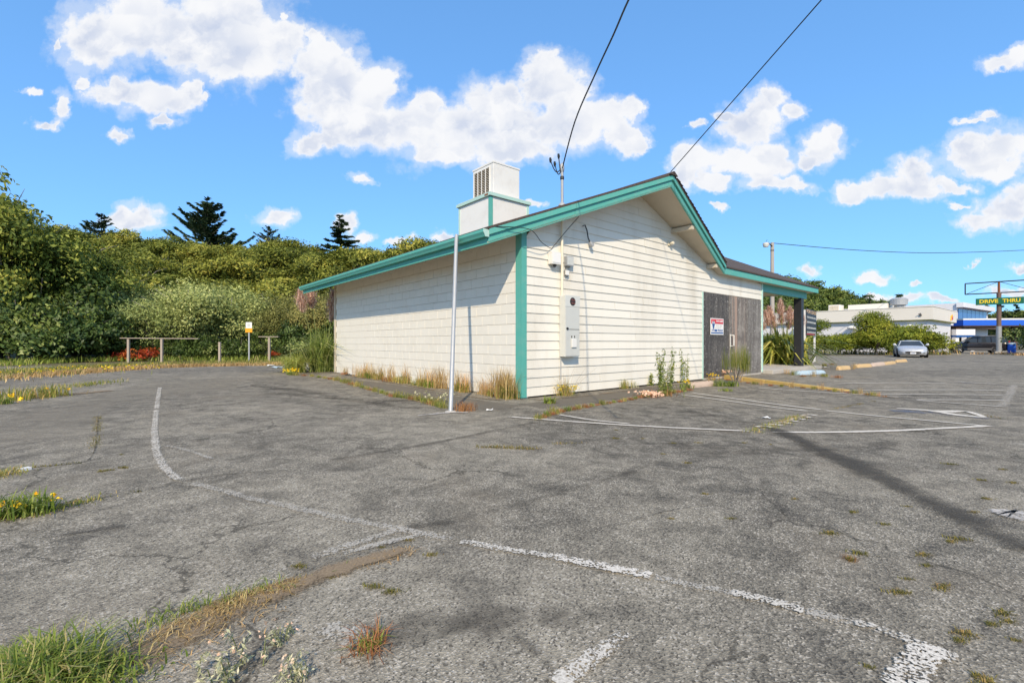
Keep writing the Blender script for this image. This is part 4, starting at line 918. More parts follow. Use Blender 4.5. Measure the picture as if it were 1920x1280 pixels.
# conifers on the ridge
for px, Y, top_, base, rad, seed, tiers, lab, ln in [(388, 84, 370, 470, 7.4, 3, 13, 'broad dark spruce on the ridge, the tallest of them', .0), (190, 78, 399, 465, 5.0, 5, 9, 'small dark spruce on the ridge at the left', .0),
                                     (503, 86, 423, 465, 4.4, 6, 8, 'short spruce top showing right of the broad spruce', .0), (640, 70, 402, 490, 4.0, 9, 12, 'slender spruce with drooping limbs nearest the roof', .4)]:
    p = A3(px, top_, Y); zb = A3(px, base, Y).z - 2
    cr = conifer(seed, p.z - zb, rad, tiers, ln, .32 if px != 640 else .05); tree('spruce_tree', cr, p.x, Y, zb, 1, seed, lab, 'spruce', 'spruces on the ridge')
# far hill to the right
n_ = 0
for px, top_, Y in [(1395, 505, 100), (1430, 515, 108), (1460, 517, 110), (1490, 520, 112), (1520, 527, 116), (1550, 537, 120), (1580, 546, 124), (1612, 553, 130), (1640, 563, 138), (1670, 566, 145), (1405, 535, 92), (1450, 540, 94), (1485, 545, 96), (1515, 548, 100), (1545, 556, 102), (1575, 560, 108), (1605, 566, 112), (1635, 570, 118), (1470, 560, 86), (1500, 562, 88), (1530, 566, 92), (1440, 562, 86)]:
    for dx in (-10, 10):
        Yj = Y + rnd.uniform(-3, 3); p = A3(px + dx + rnd.uniform(-5, 5), top_ + rnd.uniform(-2, 4), Yj); sc = rnd.uniform(1.0, 1.35)
        tree('woodland_tree', ('far', n_ % 3), p.x, Yj, p.z - 8.6 * sc, sc, n_ * 1.1, 'dark green tree in the wood on the hill beyond the porch', 'tree', 'woodland on the right hill'); n_ += 1
for px in range(1842, 1985, 9):
    Yj = 190 + rnd.uniform(-8, 8); p = A3(px, 582 + rnd.uniform(-6, 6), Yj)
    if n_ % 3 == 0:
        if 'farcon' not in protos: protos['farcon'] = conifer(31, 16, 3.4, 11)
        tree('distant_conifer', protos['farcon'], p.x, Yj, p.z - 14, 1, n_, 'dark conifer in the distant tree line behind the drive thru sign', 'conifer', 'distant tree line')
    else: tree('distant_tree', ('far', n_ % 3), p.x, Yj, p.z - 14, 1.6, n_ * 1.1, 'round tree in the distant tree line behind the drive thru sign', 'tree', 'distant tree line')
    n_ += 1
for px, top_, Y, rad, lab in [(1685, 549, 92, 3.2, 'dark conifer top behind the roof ventilator'), (1632, 560, 120, 3, 'small conifer at the foot of the far hill')]:
    p = A3(px, top_, Y); tree('conifer_tree', conifer(int(px), 13, rad, 9, 0, .1), p.x, Y, p.z - 13, 1, 0, lab, 'conifer')
# hedge by the car and the shrub standing out of it
for i, (px, Y, sc) in enumerate([(1440, 40, 1.0), (1500, 41, 1.05), (1545, 41, 1.0), (1572, 41.5, 1.0), (1600, 42, 1.05), (1640, 41, 1.2), (1668, 41, 1.35), (1690, 41.5, 1.4), (1715, 42, 1.35), (1730, 42.5, 1.1), (1746, 43, .72)]):
    x = (px - CX) / F * Y; tree('hedge_bush', ('bright', i % 3), x, Y, 0, sc, i * 2.1, 'yellow green hedge bush, ' + ORD[i] + ' from the porch, before the white building', 'bush', 'hedge by the white building', sc * 1.02)
p = A3(1638, 590, 40.0); tree('tall_shrub', (crown('crown', 401, [(0, 0, 2.2, 1.2, 1.2, .95), (-.7, 0, 2.9, .8, .9, .7), (.7, .2, 2.5, .8, .8, .7), (.2, 0, 3.1, .8, .8, .6), (1.5, .2, 2.1, .7, .6, .6), (0, -.4, 1.3, 1.3, 1.2, .9), (-.5, -.3, 1.6, .9, .9, .7)], 11000, .15, M['lf_bright'], 12, .2),
      limbs('trunk', 402, 3.0, .08, 1.2, 7, M['bark'], 2)), p.x, 40, 0, 1, 0, 'bright green rounded shrub rising above the hedge', 'shrub')
p = A3(1535, 600, 43); tree('leggy_shrub', (crown('crown', 403, [(0, 0, 2.6, .9, .8, .6), (-.4, 0, 2.2, .6, .6, .4)], 2200, .14, M['lf_bright'], 11, .2), limbs('trunk', 404, 2.8, .06, 1.4, 5, M['bark'], 1)), p.x, 43, 0, 1, 0, 'thin leggy shrub with bare branch beside the lease sign', 'shrub')
for i, (px, Y, sc) in enumerate([(1975, 38, 1.0), (2030, 40, 1.4)]):
    x = (px - CX) / F * Y; tree('edge_bush', ('dark', i), x, Y, 0, sc, i, 'dark bush cut by the right edge of the view', 'bush', 'bushes at the right edge', sc * 1.25)
# red leaved undergrowth behind the posts
for i, (px, py, sc) in enumerate([(228, 668, .6), (262, 664, .8), (278, 662, .7), (515, 657, .33)]):
    Y = 27.6; p = A3(px, py, Y); lo = [(0, 0, .25, .7, .5, .35), (.4, 0, .35, .4, .4, .3), (-.5, 0, .2, .4, .4, .25)]
    tree('red_bush', (crown('crown', 500 + i, lo, 420, .16, M['red_leaf'], 6, .3), limbs('trunk', 510 + i, .7, .02, .5, 5, M['bark'], 2)), p.x, Y, max(p.z - .35, 0), sc * 1.3, i, ('orange red leaved bush behind the leftmost wooden posts' if i < 3 else 'small red flowering shoot beside the lone wooden post'), 'bush', 'red leaved undergrowth' if i < 3 else None)

# --- grass and weeds
M['gr_green'] = leafy('green_grass', [(0, (.085, .13, .018)), (.5, (.17, .22, .035)), (.8, (.27, .29, .07)), (1, (.42, .34, .15))], .5, .3)
M['gr_dry'] = leafy('dry_grass', [(0, (.22, .13, .05)), (.5, (.44, .29, .12)), (1, (.60, .45, .23))], .7, .25)
M['gr_mix'] = leafy('mixed_grass', [(0, (.10, .13, .022)), (.45, (.21, .22, .045)), (.75, (.42, .32, .10)), (1, (.52, .33, .13))], .6, .3)
M['moss'] = leafy('crack_moss', [(0, (.075, .075, .018)), (.5, (.15, .135, .032)), (1, (.28, .18, .07))], .8, .15)
M['flower'] = leafy('yellow_flower', [(0, (.68, .42, .01)), (1, (.85, .62, .03))], .6, .2)
M['pinkfl'] = leafy('pale_dry_flower', [(0, (.55, .36, .24)), (1, (.74, .56, .40))], .7, .2)
M['plume'] = leafy('pampas_plume', [(0, (.25, .15, .11)), (.5, (.50, .345, .265)), (1, (.76, .60, .48))], .8, .35)
M['flaxleaf'] = leafy('flax_leaf', [(0, (.05, .08, .015)), (.5, (.19, .22, .035)), (1, (.58, .52, .13))], .4, .2)
M['pampas_leaf'] = leafy('pampas_leaf', [(0, (.16, .20, .035)), (.5, (.33, .37, .09)), (1, (.55, .50, .22))], .5, .3)
M['russet'] = leafy('russet_weed', [(0, (.17, .065, .025)), (.5, (.30, .13, .05)), (1, (.42, .25, .11))], .7, .2)
M['sage'] = leafy('sage_weed', [(0, (.20, .20, .11)), (.6, (.36, .36, .22)), (1, (.50, .46, .30))], .7, .2)
M['stem'] = weathered('green_stem', (.16, .19, .05), (.22, .15, .07), .7, 6, .5)
M['drystem'] = weathered('dry_stem', (.45, .33, .18), (.28, .19, .10), .8, 6, .5)

def blades(r_, base, h, w, lean, curl=.5, fwd=None):
    """curved tapering blades, two quads each; base (n,3), h (n,)"""
    n = len(base); th = r_.uniform(0, 2 * np.pi, n) if fwd is None else fwd
    d = np.stack([np.cos(th), np.sin(th), np.zeros(n)], 1); sd = np.stack([-np.sin(th), np.cos(th), np.zeros(n)], 1)
    ln = (np.abs(r_.normal(lean, lean * .5, n)))[:, None]; h = h[:, None]; w = (w * r_.uniform(.6, 1.3, n))[:, None]
    p0 = base; p1 = base + np.array([0, 0, 1.]) * h * .55 + d * ln * h * .3; p2 = base + np.array([0, 0, 1.]) * h * (1 - curl * ln * .45) + d * ln * h
    q1 = np.stack([p0 - sd * w * .5, p0 + sd * w * .5, p1 + sd * w * .42, p1 - sd * w * .42], 1); q2 = np.stack([p1 - sd * w * .42, p1 + sd * w * .42, p2 + sd * w * .05, p2 - sd * w * .05], 1)
    return np.concatenate([q1, q2], 1).reshape(-1, 3)
def tuft(seed, n, h, spread, w, lean, mat, curl=.5, hv=.5, name='blades', sq=(1, 1)):
    r_ = np.random.default_rng(seed); b = np.zeros((n, 3)); b[:, :2] = r_.normal(0, spread, (n, 2)) * np.array(sq)
    hh = h * r_.uniform(1 - hv, 1, n); V = blades(r_, b, hh, w, lean, curl); v = np.repeat(np.clip(r_.normal(.45, .25, n), 0, 1), 2)
    return np_mesh(name, V, 4, mat, v)
def at(px, py): x, y = G(px, py); return (x, y, 0.0)
def weed(name, px, py, parts, label, group=None, cat='weed', sc=1.0, rz=None, loc=None):
    o = empty(name, loc or at(px, py), rz if rz is not None else rnd.uniform(0, 6.28), label, cat, group); o.scale = (sc, sc, sc)
    for nm, me in parts: tag(link(nm, me, o), kind='stuff')
    return o
def flowers(seed, n, h, spread, size, mat, name='flowers'):
    r_ = np.random.default_rng(seed); c = np.stack([r_.normal(0, spread, n), r_.normal(0, spread, n), h * r_.uniform(.6, 1.05, n)], 1)
    pos = np.repeat(c, 5, 0) + r_.normal(0, size * .3, (n * 5, 3)); return np_mesh(name, leaves(r_, pos, unit(r_.normal(size=(n * 5, 3)) + [0, 0, 1]), size, .8), 4, mat, r_.random(n * 5))
def stalks(seed, n, h, spread, lean, mat, r=.003, name='stems'):
    r_ = random.Random(seed); m = MB()
    for i in range(n):
        a = Vector((r_.gauss(0, spread), r_.gauss(0, spread), 0)); hh = h * r_.uniform(.6, 1); th = r_.uniform(0, 6.28); l = abs(r_.gauss(0, lean)) * hh
        e = a + Vector((math.cos(th) * l, math.sin(th) * l, hh)); m.tube([a, a.lerp(e, .5) + Vector((0, 0, hh * .06)), e], [r, r * .8, r * .4], 4, False)
    return m.mesh(name, mat)
def leafy_stems(seed, n, h, spread, lean, leaf, mat, smat, per=46, r=.006):
    r_ = np.random.default_rng(seed); P = []; m = MB()
    for i in range(n):
        a = np.array([r_.normal(0, spread), r_.normal(0, spread), 0]); hh = h * r_.uniform(.6, 1); th = r_.uniform(0, 6.28); e = a + np.array([math.cos(th) * lean * hh, math.sin(th) * lean * hh, hh])
        m.tube([tuple(a), tuple((a + e) / 2 + np.array([0, 0, .02])), tuple(e)], [r, r * .8, r * .3], 5, False)
        t = r_.uniform(.08, 1, per)[:, None]; P.append(a + (e - a) * t + r_.normal(0, leaf * .35, (per, 3)))
    P = np.concatenate(P); return np_mesh('leaves', leaves(r_, P, unit(r_.normal(size=P.shape) * .7 + [0, 0, .5]), leaf, .26), 4, mat, r_.random(len(P))), m.mesh('stems', smat)

T_dry = [tuft(600 + i, 60, .40, .055, .006, .35, M['gr_dry'], .5) for i in range(3)]
T_mix = [tuft(610 + i, 90, .22, .07, .008, .6, M['gr_mix'], .7) for i in range(3)]
T_grn = [tuft(620 + i, 80, .17, .05, .010, .7, M['gr_green'], .7) for i in range(3)]
T_rus = [tuft(630 + i, 90, .14, .06, .008, .8, M['russet'], .8) for i in range(3)]
k = 0
def wl(px, s=-.08, side='g'):      # foot of the wall below a pixel
    return Lw(gable_t(px), s) if side == 'g' else Lw(s, block_s(px))
assert k == 0
for px, sc, kinds, ex in [(652, .7, 'rd', ''), (676, .9, 'd', ''), (692, 1.1, 'md', ''), (703, 1.2, 'gd', ''), (718, 1.0, 'md', ''), (738, 1.2, 'rd', ''), (752, .9, 'm', ''), (766, 1.1, 'md', ''), (790, .9, 'm', ''), (806, 1.1, 'md', ''), (820, 1.2, 'gd', ''), (834, 1.2, 'dd', ''), (866, 1.1, 'gd', ''), (880, 1.1, 'dm', ''), (912, .8, 'dd', ''), (928, .8, 'gd', ''), (944, 1.25, 'dd', ''), (956, 1.35, 'ddm', ''), (966, 1.3, 'ddg', '')]:
    parts = [('blades' if i == 0 else 'seed_heads', {'d': T_dry, 'm': T_mix, 'g': T_grn, 'r': T_rus}[c][(k + i) % 3]) for i, c in enumerate(kinds)]
    weed('dry_weed_clump', 0, 0, parts, 'dry grassy weed clump, ' + ORD[k] + ' from the far end of the block wall', 'weeds along the block wall', sc=sc * 1.35, loc=tuple(wl(px, -.09 - rnd.uniform(0, .07), 'b'))); k += 1
seamL = [(540, 702), (585, 706), (620, 711), (650, 718), (680, 727), (705, 734), (735, 743), (765, 747), (795, 752), (818, 760), (838, 767)]
for i in range(len(seamL) - 1):
    for t in (0, .35, .68):
        px = seamL[i][0] + (seamL[i + 1][0] - seamL[i][0]) * t; py = seamL[i][1] + (seamL[i + 1][1] - seamL[i][1]) * t
        weed('seam_weed', px, py, [('blades', (T_mix, T_rus, T_mix, T_grn)[k % 4][k % 3])], 'low weed in the seam between the lot and the block wall walkway', 'weeds in the walkway seam', sc=rnd.uniform(.5, .95)); k += 1
seamR = [(1010, 786), (1040, 775), (1085, 766), (1130, 758), (1170, 752), (1210, 744), (1260, 737), (1300, 731)]
for i in range(len(seamR) - 1):
    for t in (0, .3, .55, .8):
        px = seamR[i][0] + (seamR[i + 1][0] - seamR[i][0]) * t; py = seamR[i][1] + (seamR[i + 1][1] - seamR[i][1]) * t
        weed('seam_weed', px, py, [('blades', (T_rus, T_mix, T_rus, T_grn)[k % 4][k % 3])], 'low weed in the seam in front of the siding wall', 'weeds in front of the siding wall', sc=rnd.uniform(.35, .75)); k += 1
weed('yellow_flowered_grass', 0, 0, [('blades', tuft(700, 160, .42, .10, .007, .7, M['gr_mix'], .9)), ('stems', stalks(701, 26, .62, .07, .45, M['drystem'], .0022)), ('flowers', flowers(702, 34, .20, .13, .028, M['flower']))], 'spreading grass clump with yellow flowers under the meter panel', loc=tuple(wl(1050, -.16)))
weed('green_rosette', 1032, 756, [('blades', tuft(703, 70, .16, .05, .02, .9, M['gr_green'], .6))], 'bright green rosette weed left of the yellow flowered grass')
weed('russet_clump', 872, 770, [('blades', tuft(704, 140, .2, .08, .007, .7, M['russet'], .6))], 'russet weed clump at the foot of the leaning pipe')
weed('daisy_patch', 815, 755, [('blades', tuft(705, 90, .16, .12, .008, .8, M['gr_mix'], .6)), ('flowers', flowers(706, 22, .17, .17, .035, M['sage']))], 'low weed with pale round flower heads left of the leaning pipe')
weed('wall_weed', 0, 0, [('blades', tuft(707, 90, .30, .06, .008, .5, M['gr_mix']))], 'small tufted weed midway along the siding wall', loc=tuple(wl(1165, -.08)))
weed('wall_weed', 0, 0, [('blades', tuft(708, 50, .22, .06, .008, .5, M['sage']))], 'thin pale weed right of the tufted one on the siding wall', loc=tuple(wl(1182, -.07)))
l, s_ = leafy_stems(710, 3, .32, .03, .1, .07, M['gr_green'], M['stem'], 40); weed('leafy_weed', 0, 0, [('leaves', l), ('stems', s_)], 'short bushy green weed left of the tall stalks', loc=tuple(wl(1214, -.1)))
l, s_ = leafy_stems(711, 11, .98, .13, .12, .075, M['gr_green'], M['stem'], 70, .007)
weed('tall_horseweed', 1246, 742, [('leaves', l), ('stems', s_), ('russet_leaves', tuft(712, 60, .22, .10, .01, .8, M['russet'])), ], 'tall leafy weed stalks in front of the siding wall')
l, s_ = leafy_stems(713, 5, .80, .06, .14, .06, M['gr_green'], M['stem'], 46, .006); weed('tall_horseweed', 0, 0, [('leaves', l), ('stems', s_)], 'second group of weed stalks close to the doorway', loc=tuple(wl(1274, -.16)))
weed('pink_dry_weed', 1222, 744, [('flowers', flowers(714, 60, .10, .16, .04, M['pinkfl'])), ('blades', tuft(715, 50, .1, .15, .008, .8, M['russet']))], 'pale pinkish dry weed mat left of the tall stalks')
weed('flowering_weed', 1287, 727, [('blades', tuft(716, 80, .17, .08, .014, .8, M['gr_green'])), ('flowers', flowers(717, 14, .2, .08, .03, M['flower']))], 'green weed with yellow flowers at the end of the concrete stop')
weed('golden_weed', 1352, 708, [('blades', tuft(718, 60, .2, .1, .012, .7, M['gr_dry'])), ('flowers', flowers(719, 36, .24, .13, .05, M['pinkfl']))], 'golden dry weed in front of the dark plywood')
weed('golden_weed', 1335, 712, [('blades', tuft(720, 60, .16, .1, .012, .7, M['gr_dry'])), ('flowers', flowers(721, 12, .2, .1, .04, M['flower']))], 'small golden weed at the corner of the doorway')
weed('grass_clump', 1350, 724, [('blades', tuft(722, 130, .22, .09, .008, .7, M['gr_green']))], 'light green grass clump in front of the doorway')
weed('broadleaf_clump', 1370, 724, [('blades', tuft(723, 70, .18, .08, .02, .9, M['gr_green']))], 'darker broad leaved clump beside the broom bush')
r_ = np.random.default_rng(730); bm_ = MB(); P = []; 
for i in range(9):
    a = np.array([r_.normal(0, .04), r_.normal(0, .04), 0]); th = r_.uniform(0, 6.28); e = np.array([math.cos(th) * .26, math.sin(th) * .26, .35 + r_.uniform(0, .12)])
    bm_.tube([tuple(a), tuple((a + e) / 2 + np.array([0, 0, .05])), tuple(e)], [.018, .013, .008], 5); P.append(np.repeat((e * np.array([[1, 1, 1.]])), 48, 0) + r_.normal(0, .05, (48, 3)) * [1, 1, 1.6])
P = np.concatenate(P); weed('broom_bush', 1380, 721, [('stems', bm_.mesh('stems', M['bark'])), ('twigs', np_mesh('twigs', blades(r_, P, r_.uniform(.3, .62, len(P)), .006, .16, .2), 4, M['sage'] if False else M['gr_mix'], np.repeat(r_.uniform(0, .6, len(P)), 2)))], 'upright broom bush with dark stems in front of the plywood', cat='bush')
weed('small_green_tuft', 1362, 733, [('blades', tuft(731, 60, .10, .07, .012, .9, M['gr_green']))], 'small dark green tuft among the parking lines by the doorway')
for i in range(22):
    t = i / 21; pts = [(1365, 713), (1430, 722), (1535, 730), (1600, 738), (1660, 744)]; q = t * 3.999; a = int(q); px = pts[a][0] + (pts[a + 1][0] - pts[a][0]) * (q - a); py = pts[a][1] + (pts[a + 1][1] - pts[a][1]) * (q - a)
    weed('kerb_weed', px, py, [('blades', (T_rus, T_mix, T_dry)[i % 3][i % 3])], 'low rusty weed, ' + ORD[i] + ' from the doorway along the yellow kerb', 'weeds along the yellow kerb', sc=rnd.uniform(.3, .6))
for i, (px, py) in enumerate([(1475, 700), (1490, 703), (1505, 706), (1525, 706), (1545, 706), (1570, 708), (1520, 690), (1545, 686), (1560, 684), (1600, 692), (1460, 694)]):
    weed('porch_weed', px, py, [('blades', (T_dry, T_mix, T_rus)[i % 3][i % 3])], 'dry weed around the blue wheel stop and porch post', 'weeds beside the porch', sc=rnd.uniform(.6, 1.0))
# small tufts in the open lot
TU = [(1155, 806), (1155, 822), (1310, 830), (1243, 851), (1262, 831), (1290, 868), (1370, 972), (1322, 926), (1258, 972), (1612, 1038), (1700, 949), (1600, 960), (1490, 935), (1660, 983), (1680, 1110), (1696, 1112), (1730, 1040), (1738, 1060), (1765, 1102), (1800, 1200), (1808, 1188), (1630, 1250), (1700, 1085), (1860, 1170), (1890, 1165), (1905, 1200), (1795, 1010), (1783, 1015), (1880, 1150), (190, 884), (200, 882), (232, 877), (1555, 1000), (1840, 900), (1780, 870), (1850, 935), (1880, 880), (1900, 905), (1825, 960), (1838, 1268), (1850, 1282), (228, 852), (700, 1100), (735, 1110), (560, 1062), (620, 1082), (635, 1075), (716, 1026), (765, 1012), (810, 1040), (1205, 822), (1395, 830), (1445, 833)]
TM = [tuft(750 + i, 70, .024, .018, .0045, 1.2, M['moss'], .6, sq=(1.6, .8)) for i in range(4)]
for i, (px, py) in enumerate(TU): weed('grass_tuft', px, py, [('blades', TM[i % 4])], 'tiny grass tuft growing from the cracked asphalt', 'tiny tufts in the lot', sc=rnd.uniform(.4, .9), rz=rnd.uniform(-.4, .4))
for px, py, sc, lab in [(692, 1212, 1.0, 'russet and green grass tuft in the near asphalt'), (1560 + 35, 1050, .4, 'flat green tuft right of centre in the lot')]:
    weed('near_tuft', px, py, [('blades', tuft(760, 120, .07, .035, .004, 1.0, M['russet'])), ('green_blades', tuft(761, 70, .06, .02, .004, 1.0, M['gr_green']))], lab, sc=sc)
# grass filled cracks: uncountable blades, one object a crack
def crack_grass(name, pts, dens, h, wd, mat, label, cat='grass', seed=1, w=.005, lean=.9):
    r_ = np.random.default_rng(seed); Q = [np.array(G(*p)) for p in pts]; B_ = []
    for i in range(len(Q) - 1):
        L = np.linalg.norm(Q[i + 1] - Q[i]); n = int(dens * L); t = r_.random((n, 1)); c = Q[i] + (Q[i + 1] - Q[i]) * t
        gate = np.sin(c[:, 0] * 9 + seed) + np.sin(c[:, 1] * 7.3 + seed * 2) + r_.normal(0, .5, n) > -.5
        wdd = wd if isinstance(wd, (int, float)) else wd[i] + (wd[i + 1] - wd[i]) * t
        c = c + r_.normal(0, 1, (n, 2)) * wdd; B_.append(c[gate])
    c = np.concatenate(B_); n = len(c); b = np.concatenate([c, np.zeros((n, 1))], 1)
    me = np_mesh(name, blades(r_, b, h * r_.uniform(.35, 1, n), w, lean), 4, mat, np.repeat(np.clip(r_.normal(.45, .27, n), 0, 1), 2))
    return tag(link(name, me), label, cat, kind='stuff')
crack_grass('crack_grass', [(895, 838), (960, 840), (1015, 842)], 500, .045, .025, M['moss'], 'green moss filled crack in front of the corner', seed=2)
crack_grass('crack_grass', [(1035, 833), (1100, 830)], 200, .035, .02, M['moss'], 'short mossy crack right of the green one', seed=3)
crack_grass('crack_grass', [(184, 780), (182, 815), (172, 850)], 420, .014, .03, M['moss'], 'mossy crack beside the bleached slab', seed=4)
crack_grass('crack_grass', [(0, 972), (50, 965), (110, 952), (175, 936)], 1300, .03, .05, M['gr_mix'], 'weedy crack with yellow flowers at the left edge', seed=5)
crack_grass('crack_grass', [(195, 934), (235, 926), (265, 921)], 300, .03, .012, M['moss'], 'thin grassy end of the left crack', seed=6)
crack_grass('crack_grass', [(-20, 900), (10, 890), (32, 880)], 1000, .06, .07, M['gr_mix'], 'low weeds spilling in at the left edge', seed=7)
crack_grass('crack_grass', [(60, 876), (100, 873), (150, 868)], 220, .03, .015, M['moss'], 'faint grassy seam by the left edge', seed=8)
crack_grass('crack_grass', [(1405, 810), (1430, 804), (1455, 797), (1480, 787), (1525, 777)], 420, .06, .06, M['gr_mix'], 'rusty weeds along the seam crossing the bay lines', seed=9)
crack_grass('crack_grass', [(1545, 770), (1600, 760), (1640, 752)], 120, .03, .02, M['moss'], 'thin grassy seam beyond the bay line', seed=10)
crack_grass('crack_grass', [(1800, 770), (1860, 782), (1930, 793)], 160, .035, .03, M['moss'], 'grassy crack beside the painted symbol', seed=11)
crack_grass('thatch', [(90, 1275), (230, 1232), (330, 1188), (430, 1140), (560, 1090)], 1300, .035, [.10, .09, .06, .04, .02], M['gr_dry'], 'dry flattened thatch in the broken strip at lower left', seed=12, w=.0035, lean=2.2)
crack_grass('thatch', [(250, 1250), (340, 1205), (450, 1150), (560, 1100), (660, 1066), (770, 1030)], 420, .025, [.10, .10, .08, .06, .05, .03], M['gr_dry'], 'sparse straw on the bare soil strip at lower left', seed=32, w=.003, lean=2.4)
crack_grass('strip_grass', [(240, 1192), (330, 1150), (420, 1128), (480, 1110), (560, 1085), (640, 1065)], 520, .05, .04, M['gr_green'], 'green tufts in the broken strip at lower left', seed=13, w=.004)
crack_grass('left_verge', [(-140, 712), (-40, 703), (80, 697), (180, 690), (300, 684), (420, 682), (540, 680), (600, 680)], 460, .24, [1.6, 1.4, 1.0, .7, .55, .5, .5, .4], M['gr_mix'], 'weedy verge of dry and green grass below the thicket', seed=14, w=.022, lean=.5)
crack_grass('dry_verge', [(-140, 722), (-20, 712), (90, 704), (190, 696), (300, 689), (420, 686), (540, 684)], 520, .22, [.5, .5, .4, .35, .3, .25, .25], M['gr_dry'], 'golden dry grass along the edge of the verge', seed=21, w=.02, lean=.7)
crack_grass('verge_undergrowth', [(-140, 692), (0, 684), (120, 678), (240, 676), (400, 676), (540, 675), (640, 676)], 220, .42, [.9, .8, .6, .5, .5, .5, .5], M['gr_green'], 'green undergrowth at the foot of the bushes', seed=15, w=.035, lean=.6)
crack_grass('weed_island', [(-70, 755), (0, 752), (60, 746), (110, 741)], 520, .30, [.35, .32, .25, .1], M['gr_mix'], 'island of tall dry weeds on the bleached slab', seed=16, w=.012, lean=.5)
crack_grass('weed_island', [(135, 727), (160, 722), (185, 719)], 200, .14, .2, M['gr_mix'], 'small low weed patch on the bleached slab', seed=17, w=.012)
crack_grass('weed_island', [(200, 716), (230, 716)], 100, .16, .2, M['gr_mix'], 'smaller weed patch right of the low one', seed=18, w=.012)
crack_grass('hedge_undergrowth', [(1535, 662), (1600, 664), (1660, 665), (1780, 664)], 60, .7, .5, M['gr_mix'], 'rough grass under the hedge by the silver car', seed=19, w=.05)
crack_grass('pole_verge', [(1830, 664), (1880, 664), (1960, 668)], 60, .35, .4, M['gr_dry'], 'dry grass at the foot of the sign pole', seed=20, w=.05)
for i, (px, py, n) in enumerate([(6, 970, 6), (42, 966, 4), (66, 962, 4), (150, 700, 26), (60, 704, 16), (10, 757, 14), (200, 696, 18), (545, 703, 22)]):
    weed('yellow_blossoms', px, py, [('flowers', flowers(780 + i, n, .10 if py > 900 else .22, .06 if py > 900 else (.12 if i == 7 else 1.0 if py < 720 else .35), .026 if py > 900 else .045, M['flower'])), ('blades', T_grn[i % 3])], ['single', 'pair of', 'low', 'broad drift of', 'left hand drift of', 'edge patch of', 'right hand drift of', 'bright clump of'][i] + ' yellow blossom' + [' at the very edge of the near crack', 's next along the near crack', ' furthest along the near crack', ' along the verge', ' on the verge', ' by the weed island', ' on the verge below the red bushes', ' at the foot of the pampas grass'][i], cat='flowers')
# foreground grass clump
r_ = np.random.default_rng(800); fx, fy = G(110, 1268)
n = 2600; b = np.zeros((n, 3)); b[:, 0] = fx + r_.normal(-.10, .17, n); b[:, 1] = fy + r_.normal(-.04, .065, n); hh = r_.uniform(.05, .17, n) * np.exp(-((b[:, 0] - fx) / .26) ** 2)
tag(link('near_grass_clump', np_mesh('near_grass_clump', blades(r_, b, hh, .0065, .75, .7), 4, M['gr_green'], np.repeat(np.clip(r_.normal(.58, .32, n), 0, 1), 2))), 'lush green grass clump in the bottom left corner', 'grass', kind='stuff')
for i, (px, py, sc) in enumerate([(430, 1258, 1.0), (525, 1205, .6), (550, 1278, .75)]):
    l, s_ = leafy_stems(820 + i, 12, .075, .035, .55, .022, M['sage'], M['stem'], 16, .0016); fl = flowers(825 + i, 9, .085, .045, .010, M['pinkfl'])
    weed('silvery_weed', px, py, [('leaves', l), ('stems', s_), ('flowers', fl)], ['largest silvery weed with dry orange heads at the bottom', 'small brownish weed above the silvery one', 'right hand silvery weed at the bottom edge'][i], sc=sc * 1.15)

# pampas grass at the far end of the block wall, flax and pampas by the porch
def pampas(seed, n, L, mat, w=.02, lean=.9): return tuft(seed, n, L, .16, w, lean, mat, 1.0, .45, 'blades')
def plumes(seed, spots, size):
    r_ = np.random.default_rng(seed); P = []; D = []; m = MB()
    for (x, y, z, bx_, by_) in spots:
        e = np.array([x, y, z]); a = np.array([bx_, by_, 0.]); m.tube([tuple(a), tuple((a + e) / 2 + np.array([0, 0, .08])), tuple(e)], [.022, .017, .008], 5)
        k = 520; t = r_.random(k) ** .9; c = e + np.array([0, 0, -size * .35]) + np.outer(t, [(x - bx_) * .35 * size, (y - by_) * .35 * size, size * 1.1]) ; rad = .115 * size * np.sin(np.pi * np.clip(t * .9 + .08, 0, 1)) + .015
        P.append(c + r_.normal(0, 1, (k, 3)) * rad[:, None] * [1, 1, .3]); D.append(None)
    P = np.concatenate(P); me = np_mesh('plumes', blades(r_, P, r_.uniform(.12, .28, len(P)), .016, .8, .9), 4, M['plume'], np.repeat(np.clip(r_.normal(.5, .28, len(P)), 0, 1), 2)); return me, m.mesh('stalks', M['stem'])
pg = A3(604, 695, 17.2); pl, stk = plumes(840, [(-.55, -.2, 2.15, -.1, 0), (-.38, .1, 2.3, -.05, 0), (.30, .1, 2.2, .1, 0), (.38, -.15, 1.85, .1, 0)], .58)
weed('pampas_grass', 0, 0, [('blades', pampas(841, 640, 1.8, M['pampas_leaf'], .024, .75)), ('plumes', pl), ('stalks', stk)], 'pampas grass with pink plumes at the far end of the block wall', cat='grass', loc=(pg.x, pg.y, 0), rz=0, sc=1.12)
weed('pampas_skirt', 0, 0, [('blades', pampas(842, 420, 1.05, M['pampas_leaf'], .022, 1.0))], 'low arching green grass in front of the pampas plumes', cat='grass', loc=(pg.x - .75, pg.y - .5, 0))
fx_ = A3(1466, 688, 21.0); weed('flax_bush', 0, 0, [('blades', tuft(850, 520, 1.9, .34, .085, .95, M['flaxleaf'], 1.25, .6))], 'dark green flax bush with sword leaves behind the porch', cat='bush', loc=(fx_.x, fx_.y, 0), sc=1.22)
